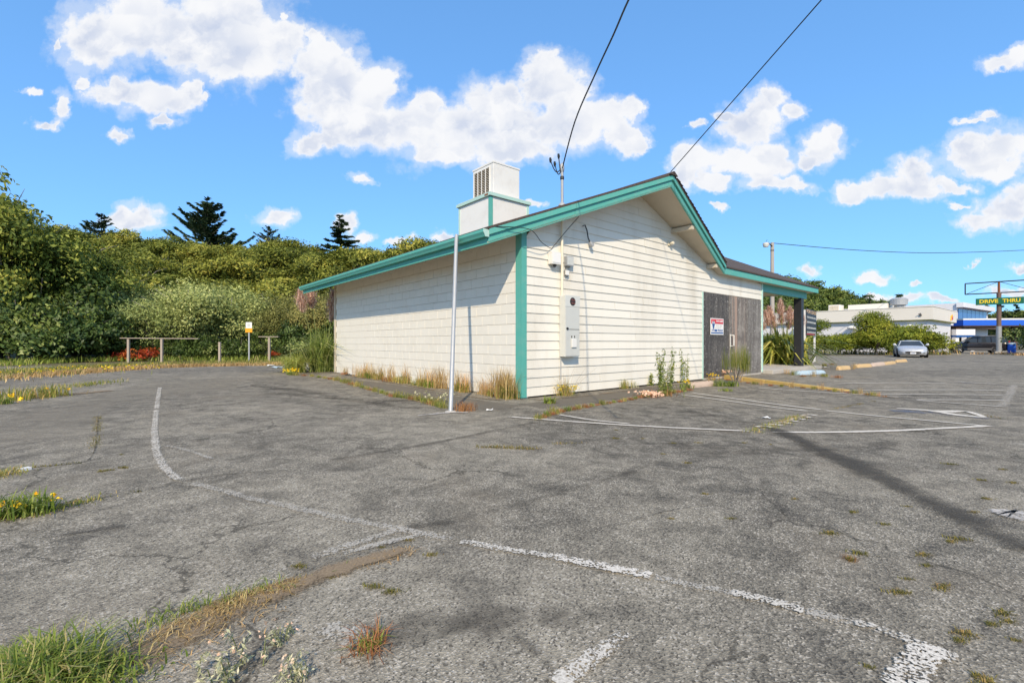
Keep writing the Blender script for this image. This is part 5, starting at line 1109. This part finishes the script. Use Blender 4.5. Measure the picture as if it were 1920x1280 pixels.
fp = A3(1470, 688, 22.6); pl, stk = plumes(851, [(-.75, 0, 2.08, 0, 0), (-.5, .2, 2.33, 0, 0), (-.15, 0, 2.63, 0, 0), (.0, .2, 2.18, 0, 0), (.25, 0, 2.28, 0, 0), (.55, .1, 2.08, 0, 0), (.75, 0, 1.88, 0, 0), (-.95, .1, 1.88, 0, 0), (.4, .3, 1.93, 0, 0), (-.3, .3, 1.93, 0, 0)], .62)
weed('pampas_grass', 0, 0, [('blades', pampas(852, 260, 1.5, M['flaxleaf'], .02, .8)), ('plumes', pl), ('stalks', stk)], 'pampas grass with many brown pink plumes behind the flax bush', cat='grass', loc=(fp.x, fp.y, 0), rz=0)
# ================================================================== LOT FURNITURE
# yellow kerb running out from the doorway
ka, kb = Vector((*G(1361, 711), 0)), Vector((*G(1590, 733), 0))
kd = (kb - ka); kl = kd.length; kd.normalize(); kn = Vector((-kd.y, kd.x, 0)); 
M['kerb_yellow'] = weathered('worn_yellow_kerb_paint', (.50, .34, .10), (.26, .22, .17), .8, 9, 1.0, 60, .4)
o = empty('yellow_kerb', ka, math.atan2(kd.y, kd.x), 'low kerb with worn yellow paint leading out from the doorway', 'kerb')
ncut = 5
for i in range(ncut):
    a, b_ = kl * i / ncut, kl * (i + 1) / ncut - .012; ha, hb = .13 - .10 * (a / kl), .13 - .10 * (b_ / kl); q = MB()
    q.hexa([(a, -.09, -.01), (b_, -.09, -.01), (b_, .09, -.01), (a, .09, -.01), (a, -.075, ha), (b_, -.075, hb), (b_, .08, hb), (a, .08, ha)]); q.build('kerb_stone', M['kerb_yellow'], o, bevel=.012)
def wheel_stop(px0, py0, px1, py1, mat, label, h=.13, group=None):
    a, b_ = Vector((*G(px0, py0), 0)), Vector((*G(px1, py1), 0)); d = b_ - a; L = d.length; q = MB()
    o = empty('wheel_stop', a, math.atan2(d.y, d.x), label, 'wheel stop', group)
    prof = [(-.09, -.005), (.09, -.005), (.085, .05), (.05, h), (-.05, h), (-.085, .05)]
    vs = []; n = 14
    for i in range(n + 1):
        x = L * i / n; e = min(i, n - i); k = .62 if e == 0 else (.9 if e == 1 else 1)
        for (y, z) in prof: vs.append((x, y * k + rnd.uniform(-.006, .006), max(z * k + (rnd.uniform(-.008, .008) if z > .02 else 0), -.005)))
    fs = [(i*6+j, i*6+(j+1)%6, (i+1)*6+(j+1)%6, (i+1)*6+j) for i in range(n) for j in range(6)] + [tuple(range(5, -1, -1)), tuple(n*6 + j for j in range(6))]
    q.add(vs, fs); q.build('stop_bar', M[mat], o, smooth=False)
    for f_ in (.2, .8):
        q = MB(); q.lathe([(.012, h - .004), (.012, h + .012), (.006, h + .016)], 8, (L * f_, 0, 0)); q.build('anchor_pin', M['rust'], o)
    return o
M['stop_ochre'] = weathered('faded_ochre_concrete', (.62, .42, .20), (.48, .40, .30), .85, 7, .8, 70, .4)
M['stop_pink'] = weathered('bare_pinkish_concrete', (.58, .44, .34), (.40, .33, .27), .85, 7, .6, 70, .4)
M['stop_blue'] = weathered('faded_blue_concrete', (.40, .52, .60), (.52, .54, .53), .8, 6, .8, 70, .4)
wheel_stop(1570, 693.5, 1592, 692, 'stop_ochre', 'ochre wheel stop nearest the porch, first of the row', .15)
wheel_stop(1604, 689.5, 1632, 687.5, 'stop_ochre', 'second ochre wheel stop of the row right of the porch', .15)
wheel_stop(1633, 687, 1657, 684, 'stop_pink', 'third wheel stop of the row, paint mostly gone', .15)
wheel_stop(1658, 684, 1677, 681.5, 'stop_ochre', 'broken rusty wheel stop, fourth of the row', .14)
wheel_stop(1680, 679.5, 1699, 678, 'stop_ochre', 'farthest ochre wheel stop of the row near the silver car', .15)
wheel_stop(1490, 703, 1545, 700, 'stop_blue', 'faded pale blue wheel stop in front of the porch post', .13)
wheel_stop(1290, 727, 1338, 722, 'stop_pink', 'pinkish concrete wheel stop below the siding left of the doorway', .12)

# wooden posts and rails before the thicket
def rail_post(px, top_, base, Y, label, rails):
    p = A3(px, base, Y); h = (base - top_) * Y / F; o = empty('rail_post', (p.x, Y, 0), .05, label, 'post'); zb = p.z
    o.location.z = zb - .05; q = MB(); q.box(-.055, .055, -.055, .055, -.2, h + .05); q.build('post', M['wood'], o, bevel=.008)
    for (x0, x1, dz) in rails:
        q = MB(); q.hexa([(x0, -.10, h + .052), (x1, -.10, h + .052 + dz), (x1, .07, h + .052 + dz), (x0, .07, h + .052), (x0, -.10, h + .095), (x1, -.10, h + .095 + dz), (x1, .07, h + .095 + dz), (x0, .07, h + .095)]); q.build('cap_rail', M['wood'], o, bevel=.005)
    return o
rail_post(241, 634.5, 676, 25.6, 'leftmost weathered wooden post carrying a long cap rail', [(-.4, 3.8, -.03)])
rail_post(303.5, 635.5, 677, 25.4, 'second wooden post under the long cap rail', [])
rail_post(412, 641, 677, 25.6, 'short wooden post without a rail left of the pole sign', [])
rail_post(505, 632, 676, 25.4, 'wooden post with a short cross rail like a letter T', [(-.55, .52, .0)])
# small pole sign
p = A3(467, 664, 26.2); o = empty('pole_sign', (p.x, 26.2, p.z - .4), .05, 'small white sign with orange lower plate on a grey pole', 'sign')
hp_ = (664 - 604) * 26.2 / F + .4; q = MB(); q.box(-.035, .035, -.02, .02, -.3, hp_ - .1); q.build('pole', M['grey_metal'], o)
q = MB(); q.box(-.17, .17, -.03, -.021, hp_ - .34, hp_); q.build('white_plate', M['whitesmooth'], o, bevel=.004)
q = MB(); q.box(-.19, .19, -.034, -.022, hp_ - .58, hp_ - .345); q.build('orange_plate', M['orange'], o, bevel=.004)
q = MB(); q.lathe([(.09, -.0335), (.09, -.031)], 20, (0, 0, hp_ - .17), 'y'); q.build('grey_emblem', M['panel_grey'], o)
scrawl(o, -.15, .15, hp_ - .06, .025, M['panel_grey'], -.0305, 11, 3)
# scraps by the verge and by the porch
def scrap(px, py, sc, mat, label):
    x, y = G(px, py); m = MB(); r_ = random.Random(px); n = 5; vs = []
    for j in range(n):
        for i in range(n): vs.append(((i - 2) * .07 * sc + r_.uniform(-.02, .02) * sc, (j - 2) * .05 * sc + r_.uniform(-.02, .02) * sc, .012 + abs(r_.gauss(0, .035)) * sc))
    m.add(vs, [(j*n+i, j*n+i+1, (j+1)*n+i+1, (j+1)*n+i) for j in range(n - 1) for i in range(n - 1)]); o_ = m.build('litter', M[mat], None, (x, y, 0))
    md = o_.modifiers.new('thickness', 'SOLIDIFY'); md.thickness = .003; return tag(o_, label, 'litter')
scrap(520, 690, 1.5, 'stop_blue', 'crumpled pale blue plastic scrap below the thicket'); scrap(508, 686, 1.0, 'whitesmooth', 'crumpled white scrap by the T shaped post')
scrap(1522, 679, .9, 'whitesmooth', 'white scrap at the foot of the lease sign'); scrap(1548, 690, .8, 'whitesmooth', 'white scrap right of the lease sign')
scrap(1661, 664, 1.2, 'whitesmooth', 'white scrap left of the silver car'); scrap(918, 770, .35, 'whitesmooth', 'white scrap right of the leaning pipe')
scrap(1437, 785, .35, 'whitesmooth', 'white scrap among the bay lines'); scrap(652, 704, .6, 'black', 'crumpled black scrap at the end of the block wall')
q = MB(); a = Vector((*G(35, 883), 0)); b_ = Vector((*G(56, 879), 0)); d = b_ - a
q.box(0, d.length, -.03, .03, 0, .02); tag(q.build('white_stick', M['whitesmooth'], None, a, (0, 0, math.atan2(d.y, d.x))), 'short white painted stick on the crack at left', 'stick')
gb = A3(585, 693, 18.5); q = MB(); q.box(-.3, .3, -.15, .15, 0, .28); tag(q.build('concrete_lump', M['panel_grey'], None, (gb.x, 18.5, 0), (0, 0, .4), bevel=.05), 'pale concrete block half hidden in the pampas grass', 'block')

# for lease sign
pa, pb_ = Vector((*G(1511, 681), 0)), Vector((*G(1529, 677.5), 0)); d = pb_ - pa; L = d.length; ang = math.atan2(d.y, d.x)
o = empty('lease_sign', pa, ang, 'dark FOR LEASE sign on two white posts beside the porch', 'sign')
for x in (0, L): q = MB(); q.box(x - .05, x + .05, .0, .09, -.2, 2.78 if x == 0 else 1.62); q.build('post', M['whitesmooth'], o, bevel=.006)
z0_, z1_ = 1.45, 2.86; q = MB(); q.box(-.06, L + .12, -.03, -.002, z0_, z1_); q.build('panel', M['blackpaint'], o, bevel=.004)
text_mesh('FOR LEASE', .26, plain('tan_print', (.62, .40, .20), .5), o, (L / 2 + .03, -.032, z1_ - .15), RX, width=L * .98, bold=.006)
for i, z in enumerate((2.42, 2.16, 1.86, 1.62)):
    scrawl(o, .12 + .04 * (i % 2), L - .12, z - .05, .115, M['panel_grey'], -.0305, 20 + i, 1)
scrawl(o, .05, L - .5, 1.50, .06, M['red'], -.0305, 31, 1); scrawl(o, L - .4, L, 1.49, .05, M['panel_grey'], -.0305, 32, 1)

# drive thru pylon
M['rustbrown'] = weathered('rusty_brown_steel', (.16, .095, .07), (.24, .20, .18), .7, 3, .6, 40, .2)
px_ = A3(1873, 660, 43); o = empty('pylon_sign', (px_.x, 43, 0), math.atan2(-2.08, 2.3), 'rusty pole with green DRIVE THRU board under an empty sign frame', 'sign')
q = MB(); q.box(-.28, .28, -.28, .28, -.1, .25); q.build('pole_base', M['concrete'], o, bevel=.02)
q = MB(); q.tube([(0, 0, 0), (0, 0, 2.6)], .19, 14); q.build('pole_sleeve', M['grey_metal'], o, smooth=True)
q = MB(); q.tube([(0, 0, 2.6), (0, 0, 5.75)], .165, 14); q.build('pole', M['rustbrown'], o, smooth=True)
q = MB(); q.tube([(0, 0, 5.75), (0, 0, 6.78)], .09, 12); q.build('pole_top', M['rust'], o)
q = MB(); q.box(-1.55, 1.55, -.36, -.24, 4.62, 5.24); q.build('sign_board', M['green_sign'], o, bevel=.01)
text_mesh('DRIVE', .46, M['yellow'], o, (-.70, -.363, 4.93), RX, width=1.22, bold=.014); text_mesh('THRU', .46, M['yellow'], o, (.77, -.363, 4.93), RX, width=1.12, bold=.014)
fw = 2.25
for a, b_ in (((-fw, 0, 6.76), (fw, 0, 6.76)), ((-fw, 0, 5.72), (fw, 0, 5.72)), ((-fw, 0, 5.72), (-fw, 0, 6.76)), ((fw, 0, 5.72), (fw, 0, 6.76))):
    q = MB(); q.tube([(a[0], -.06, a[2]), (b_[0], -.06, b_[2])], .05, 6); q.build('frame_bar', M['blackpaint'], o)
    q = MB(); q.tube([(a[0], .22, a[2]), (b_[0], .22, b_[2])], .03, 6); q.build('frame_bar', M['blackpaint'], o)
for s in (-1, 1): q = MB(); q.tube([(s * fw * .95, -.06, 5.76), (s * .1, -.06, 6.72)], .022, 6); q.build('brace', M['blackpaint'], o)

# lamp pole behind the porch roof and its line
lp = A3(1448, 455, 40); o = empty('lamp_pole', (lp.x, 40, 0), 0, 'grey wooden lamp pole rising behind the porch roof', 'lamp pole')
q = MB(); q.tube([(0, 0, -.3), (0, 0, 5), (0, 0, lp.z)], [.20, .17, .14], 12); q.build('pole', M['wood_grey'], o, smooth=True)
q = MB(); q.tube([(-.05, -.1, lp.z - .35), (-.45, -.12, lp.z)], .045, 6); q.build('arm', M['blackpaint'], o)
q = MB(); q.lathe([(.10, .16), (.24, .12), (.26, .0), (.22, -.12), (.19, -.22)], 16, (-.62, -.12, lp.z - .18)); q.build('lamp_head', M['panel_grey'], o, smooth=True)
q = MB(); q.tube([(-.62, -.12, lp.z), (-.56, -.12, lp.z + .18), (-.48, -.12, lp.z + .2)], .015, 5); q.build('photocell', M['blackpaint'], o)
for dz in (-.75, -.65): q = MB(); q.lathe([(.15, dz), (.165, dz + .02), (.15, dz + .04)], 12, (0, 0, lp.z)); q.build('band', M['blackpaint'], o)
wire('street_wire', [(lp.x + .1, 40, lp.z - .02), A3(1462, 457, 40.3), A3(1600, 468.5, 44), A3(1730, 474, 48), A3(1850, 472, 52), A3(1960, 467, 56)], .028, .034, 'sagging wire from the lamp pole to the right edge', mat='blackpaint')

# ================================================================== VEHICLES
M['silver'] = plain('silver_car_paint', (.52, .53, .55), .28, .35)
M['darkcar'] = plain('dark_car_paint', (.022, .02, .024), .25, .2)
M['cladding'] = plain('grey_cladding', (.10, .10, .105), .6)
M['tyre'] = plain('tyre_rubber', (.022, .022, .023), .8)
M['rim'] = plain('alloy_rim', (.22, .22, .23), .35, .7)
M['headlight'] = plain('headlight_lens', (.62, .63, .62), .12)
M['redlight'] = plain('tail_light', (.35, .01, .012), .2)
M['carglass'] = plain('car_glass', (.035, .045, .055), .05)
def loft(rings):
    m = MB(); n = len(rings[0]); vs = [p for r_ in rings for p in r_]
    fs = [(i*n+k, i*n+(k+1)%n, (i+1)*n+(k+1)%n, (i+1)*n+k) for i in range(len(rings) - 1) for k in range(n)] + [tuple(range(n)), tuple((len(rings)-1)*n + k for k in range(n - 1, -1, -1))]
    return m.add(vs, fs)
def ring(x, w, zb, zt, cr):
    h = [(0, zt + cr), (w * .45, zt + cr * .85), (w * .80, zt + cr * .3), (w * .95, zt - .05), (w, zt - .18), (w * .99, (zb + zt) / 2 - .04), (w * .97, zb + .10), (w * .86, zb), (0, zb)]
    return [(x, -y, z) for y, z in h] + [(x, y, z) for y, z in h[-2:0:-1]]
def car(name, x, y, z, head, label, body, gh, wheels, wr, paint, roofz):
    o = empty(name, (x, y, z), head, label, 'car')
    bo = loft([ring(*b) for b in body]).build('body', M[paint], o, smooth=True)
    (bx0, bx1, bz_, bw_), (tx0, tx1, tz, tw) = gh
    cb = [(bx0, -bw_, bz_), (bx0, bw_, bz_), (bx1, bw_, bz_), (bx1, -bw_, bz_)]; ct = [(tx0, -tw, tz), (tx0, tw, tz), (tx1, tw, tz), (tx1, -tw, tz)]
    gm = MB(); gm.add(cb + ct, [(0, 1, 5, 4)]); gm.build('windscreen', M['carglass'], o)
    gm = MB(); gm.add(cb + ct, [(2, 3, 7, 6)]); gm.build('rear_window', M['carglass'], o)
    for f_ in ((1, 2, 6, 5), (3, 0, 4, 7)): gm = MB(); gm.add(cb + ct, [f_]); gm.build('side_window', M['carglass'], o)
    rp_ = []
    for x_, k, dz in ((tx0 + .06, .92, .0), (tx0 * .8 + tx1 * .2, 1.0, .035), (tx0 * .3 + tx1 * .7, 1.0, .035), (tx1 - .06, .92, .0)):
        rp_.append([(x_, -tw * k, tz - .02), (x_, -tw * k * .9, tz + dz), (x_, 0, tz + dz + .02), (x_, tw * k * .9, tz + dz), (x_, tw * k, tz - .02), (x_, 0, tz - .03)])
    loft(rp_).build('roof', M[paint], o, smooth=True)
    for i in range(4):
        q = MB(); q.tube([cb[i], ct[i]], .035, 6); q.build('pillar', M[paint], o)
    for s in (-1, 1):
        q = MB(); q.tube([(tx0, s * tw, tz), (tx1, s * tw, tz)], .03, 6); q.build('roof_edge', M[paint], o)
    for (wx, wy) in wheels:
        for s in (-1, 1):
            q = MB(); q.lathe([(wr * .62, -.1), (wr * .96, -.1), (wr, -.06), (wr, .06), (wr * .96, .1), (wr * .62, .1)], 22, (0, 0, 0), 'y'); t = q.build('wheel', M['tyre'], o, (wx, s * (wy - .085), wr), smooth=True)
            q = MB(); q.lathe([(wr * .60, -.085), (wr * .62, .085)], 18, (0, 0, 0), 'y'); q.build('wheel_disc', M['dark'], t)
            for k in range(5):
                a = k * 2 * math.pi / 5; q = MB(); q.tube([(0, s * .095, 0), (math.cos(a) * wr * .6, s * .095, math.sin(a) * wr * .6)], [.045, .03], 6); q.build('spoke', M['rim'], t)
            q = MB(); q.lathe([(wr * 1.13, -.012), (wr * 1.13, .012)], 22, (wx, s * (wy - .022), wr + .015), 'y'); q.build('wheel_arch', M['dark'] if paint == 'silver' else M['cladding'], o)
    return o
# silver roadster seen head on
vd = Vector((-29.6, -34.2, 0)); head = math.atan2(vd.y, vd.x) + R(5)
body = [(1.96, .44, .30, .50, .02), (1.90, .64, .22, .58, .03), (1.72, .77, .17, .655, .05), (1.3, .85, .15, .74, .07), (.7, .86, .14, .815, .05), (.2, .86, .14, .86, .02), (-.6, .86, .14, .88, .02), (-1.25, .87, .15, .90, .02), (-1.7, .80, .22, .87, .02), (-1.93, .62, .32, .76, .02)]
o = car('roadster', 29.75, 34.4, 0, head, 'silver two seat roadster parked nose on beside the hedge', body, ((.66, -1.25, .86, .70), (.06, -.72, 1.20, .53)), ((1.17, .85), (-1.14, .86)), .315, 'silver', 1.2)
q = loft([[(x_, y_ * k, z_ + dz) for y_, z_ in ((-.46, .40), (-.40, .31), (0, .27), (.40, .31), (.46, .40), (.36, .435), (0, .45), (-.36, .435))] for x_, k, dz in ((1.80, 1, 0), (1.965, .98, 0), (1.972, .9, 0))]); q.build('grille', M['dark'], o)
for s in (-1, 1):
    q = MB(); q.hexa([(1.70, s * .48, .54), (1.80, s * .50, .53), (1.62, s * .76, .57), (1.55, s * .74, .58), (1.70, s * .48, .61), (1.86, s * .50, .59), (1.68, s * .76, .62), (1.58, s * .74, .63)]); q.build('headlight', M['carglass'], o)
    q = MB(); q.hexa([(1.80, s * .54, .30), (1.90, s * .52, .30), (1.76, s * .70, .32), (1.68, s * .70, .32), (1.80, s * .56, .40), (1.885, s * .54, .40), (1.75, s * .70, .43), (1.68, s * .7, .43)]); q.build('fog_recess', M['dark'], o)
    q = MB(); q.lathe([(.02, -.06), (.09, -.03), (.085, .05), (.03, .07)], 10, (.42, s * .93, .93), 'x'); q.build('wing_mirror', M['silver'], o, smooth=True)
    q = MB(); q.tube([(.42, s * .80, .87), (.42, s * .92, .92)], .02, 6); q.build('mirror_stalk', M['silver'], o)
q = MB(); q.box(1.975, 1.985, -.155, .155, .25, .40); q.build('number_plate', M['whitesmooth'], o); 
pm = MB(); [pm.box(1.986, 1.988, -.12 + i * .036, -.10 + i * .036, .29, .355) for i in range(7)]; tag(pm.build('plate_characters', M['navy'], o), kind='stuff')
q = MB(); q.lathe([(.04, 1.915), (.04, 1.925)], 12, (0, 0, .565), 'x'); q.build('badge', M['headlight'], o)
# dark SUV seen from the side
body = [(2.20, .66, .45, .86, .02), (2.12, .80, .32, .94, .03), (1.8, .87, .28, 1.01, .05), (1.1, .89, .27, 1.09, .04), (.6, .89, .27, 1.12, .0), (-.5, .89, .27, 1.13, .0), (-1.8, .89, .28, 1.13, .0), (-2.12, .86, .34, 1.12, 0), (-2.2, .80, .42, 1.08, 0)]
so = car('sport_utility_car', 47.0, 46.6, .0, math.atan2(.6, -.8), 'dark sport utility car parked side on behind the sign pole', body, ((1.02, -2.12, 1.10, .82), (.34, -1.86, 1.66, .68)), ((1.36, .89), (-1.32, .89)), .36, 'darkcar', 1.7)
for s in (-1, 1):
    for a, b_ in (((.02, .10), (.0, .04)), ((-.95, -.95), (-.92, -.92)), ((-1.62, -1.62), (-1.5, -1.5))):
        q = MB(); q.tube([(a[0], s * .825, 1.1), (b_[0], s * .685, 1.66)], .035, 6); q.build('pillar', M['darkcar'], so)
    q = MB(); q.box(-1.0, 1.0, s * .885 - .02, s * .885 + .02, .32, .52); q.build('side_cladding', M['cladding'], so, bevel=.01)
    q = MB(); q.box(1.95, 2.17, s * .70 - .13, s * .70 + .09, .74, .90); q.build('headlight', M['headlight'], so, bevel=.03)
    q = MB(); q.box(-2.22, -2.1, s * .80 - .07, s * .80 + .05, .85, 1.25); q.build('tail_light', M['redlight'], so, bevel=.02)
    q = MB(); q.tube([(.2, s * .6, 1.70), (.1, s * .6, 1.76), (-1.6, s * .6, 1.76), (-1.7, s * .6, 1.70)], .022, 6); q.build('roof_rail', M['rim'], so)
    q = MB(); q.box(.62, .82, s * .98 - .09, s * .98 + .09, 1.10, 1.25); q.build('wing_mirror', M['darkcar'], so, bevel=.04)
    for dx in (.0, -.98): q = MB(); q.box(dx - .18, dx - .02, s * .905 - .012, s * .905 + .012, .95, .985); q.build('door_handle', M['darkcar'], so)
q = MB(); q.box(2.08, 2.24, -.78, .78, .40, .64); q.build('front_bumper', M['cladding'], so, bevel=.05)
q = MB(); q.box(-2.28, -2.1, -.80, .80, .42, .66); q.build('rear_bumper', M['cladding'], so, bevel=.05)
bp = A3(1897, 655, 44.5); o = empty('blue_drum', (bp.x, 44.5, 0), 0, 'bright blue plastic drum with lid behind the dark car', 'drum')
q = MB(); q.lathe([(.26, 0), (.29, .08), (.30, .4), (.29, .7), (.27, .9)], 16); q.build('drum', M['blue'], o, smooth=True)
q = MB(); q.lathe([(.30, .9), (.31, .96), (.28, 1.04), (.1, 1.08)], 16); q.build('lid', M['stop_blue'], o)

# ================================================================== FAR BUILDINGS
M['fwall'] = weathered('white_stucco', (.74, .73, .74), (.58, .57, .57), .7, .8, .3, 20, .1, streak=True)
M['fcream'] = weathered('cream_parapet_paint', (.78, .73, .64), (.64, .58, .50), .7, .6, .3, 20, .05)
M['lime'] = plain('lime_soffit', (.42, .42, .06), .6)
M['brown'] = plain('brown_cladding', (.12, .065, .045), .6)
M['bluewin'] = plain('blue_glazing', (.02, .09, .34), .15)
ra = math.atan2(.62, .784); fo = empty('white_commercial_building', (45.7, 50, 0), ra, 'long low white building with cream parapet behind the hedge', 'building')
q = MB(); q.box(.5, 13.6, .5, 30, -.2, 3.56); q.build('wall', M['fwall'], fo)
q = MB(); q.box(0, 14.0, 0, 30.5, 3.60, 5.0); q.build('parapet', M['fcream'], fo)
q = MB(); q.box(.12, 13.9, .12, 30.4, 3.52, 3.597); q.build('soffit_strip', M['lime'], fo)
q = MB(); q.box(-.05, 14.05, -.05, 30.55, 5.0, 5.06); q.build('coping', M['fcream'], fo)
q = MB(); q.box(14.003, 16.2, .6, 8, 3.3, 4.95); q.build('entrance_fascia', M['fwall'], fo)
q = MB(); q.box(13.603, 15.6, 1.2, 7, 0, 3.3); q.build('entrance_glazing', M['carglass'], fo)
for y_ in (1.9, 7.4, 13.5):
    q = MB(); q.lathe([(.05, -.0), (.42, -.05), (.45, .05), (.25, .22), (.05, .26)], 14, (.1, y_, 2.85)); q.build('wall_lamp', M['whitesmooth'], fo)
q = MB(); q.box(-.12, -.02, .9, 1.1, 4.0, 4.2); q.build('bracket_lamp', M['cladding'], fo)
q = MB(); q.tube([(-.08, 1.0, 4.15), (-.2, .95, 4.3), (-.25, 1.15, 4.2)], .04, 6); q.build('lamp_arm', M['cladding'], fo)
em = MB(); em.tube([(9.9, -.03, 3.75), (10.1, -.03, 4.3), (10.4, -.03, 4.15), (10.8, -.03, 4.45)], .09, 6); em.build('emblem', M['orange'], fo)
em = MB(); em.box(10.9, 11.35, -.05, -.01, 3.9, 4.35); em.build('emblem', M['red'], fo)
q = MB(); q.box(1.8, 8, 4.3, 8.2, 5.06, 5.75); q.build('roof_box', M['fcream'], fo)
q = MB(); q.box(1.4, 3.0, 9.0, 10.2, 5.06, 5.85); ac = q.build('roof_unit', M['fcream'], fo, bevel=.03)
for i in range(7): q = MB(); q.box(1.37, 1.398, 9.1 + i * .15, 9.2 + i * .15, 5.18, 5.72); q.build('grille_bar', M['soffit'], ac)
fan = MB(); fan.lathe([(.75, 5.06), (.75, 5.2), (.45, 5.3), (.42, 5.45), (.82, 5.5), (.85, 6.15), (.62, 6.3), (.1, 6.36)], 20, (2.6, 3.4, 0)); fan.build('roof_ventilator', M['grey_metal'], fo, smooth=False)
# second building
p = A3(1794, 568, 78); f2 = empty('tall_white_building', (p.x, 78, 0), math.atan2(.55, .83), 'white two storey building with a blue glazed band behind the cream parapet', 'building')
q = MB(); q.box(0, 20, 0, 26, -.2, p.z); q.build('wall', M['fwall'], f2)
q = MB(); q.box(-.4, 20.4, -.9, -.02, p.z - .75, p.z + .05); q.build('roof_fascia', M['fwall'], f2)
for i in range(7): q = MB(); q.box(.6 + i * 2.6, 3.0 + i * 2.6, -.08, -.02, p.z - 3.3, p.z - .9); q.build('window', M['bluewin'], f2)
q = MB(); q.box(-.5, 20.5, -1.6, -.05, p.z - 4.2, p.z - 3.5); q.build('canopy', M['brown'], f2)
# filling station canopy
p = A3(1806, 597, 66); g2 = empty('station_canopy', (p.x, 66, 0), -.10, 'blue banded filling station canopy with white top edge', 'canopy')
zc = p.z; q = MB(); q.box(0, 24, 0, 9, zc - .22, zc); q.build('top_edge', M['whitesmooth'], g2)
q = MB(); q.box(.03, 24, .03, 9, zc - 1.0, zc - .223); q.build('blue_band', M['blue'], g2)
q = MB(); q.box(.1, 23.9, .1, 8.9, zc - 1.12, zc - 1.003); q.build('underside', M['brown'], g2)
for x_ in (1.2, 9.5, 18): q = MB(); q.box(x_ - .22, x_ + .22, 3, 3.5, -.1, zc - 1.1); q.build('column', M['brown'], g2)
s3 = empty('station_shop', (p.x - 1.5, 77, 0), -.10, 'brown station shop with a row of pale windows under the canopy', 'shop')
q = MB(); q.box(0, 11.0, 0, 8, -.1, 3.6); q.build('wall', M['brown'], s3)
for i in range(5): 
    q = MB(); q.box(.5 + i * 2.1, 2.35 + i * 2.1, -.06, -.01, 1.9, 3.2); wn = q.build('window', M['fcream'], s3)
    q = MB(); q.box(.9 + i * 2.1, 1.3 + i * 2.1, -.09, -.062, 2.2, 3.0); q.build('poster', M['panel_grey'], wn)
kp = A3(1811, 640, 58); ks = empty('pump_kiosk', (kp.x, 58, 0), -.1, 'small white kiosk with blue band left of the station shop', 'kiosk')
q = MB(); q.box(-1.1, 1.1, 0, .8, 2.0, 2.75); q.build('header', M['fwall'], ks, bevel=.03)
q = MB(); q.box(-1.1, 1.1, -.02, .82, 1.75, 1.997); q.build('blue_band', M['navy'], ks)
for x_ in (-.9, .85): q = MB(); q.box(x_ - .2, x_ + .2, .1, .7, 0, 1.748); q.build('leg', M['fwall'], ks)
# white picket fence by the white building
pf = A3(1774, 655, 47.0); fe = empty('picket_fence', (pf.x, 47.0, 0), math.atan2(.5, .86), 'short white picket fence between hedge and dark car', 'fence')
for i in range(9): q = MB(); q.prism([(-.05, 0), (.05, 0), (.05, .95), (0, 1.02), (-.05, .95)], 'y', -.015, .015); q.build('picket', M['whitesmooth'], fe, (i * .2, 0, .05))
for z_ in (.3, .8): q = MB(); q.box(-.1, 1.8, .017, .05, z_, z_ + .08); q.build('rail', M['whitesmooth'], fe)
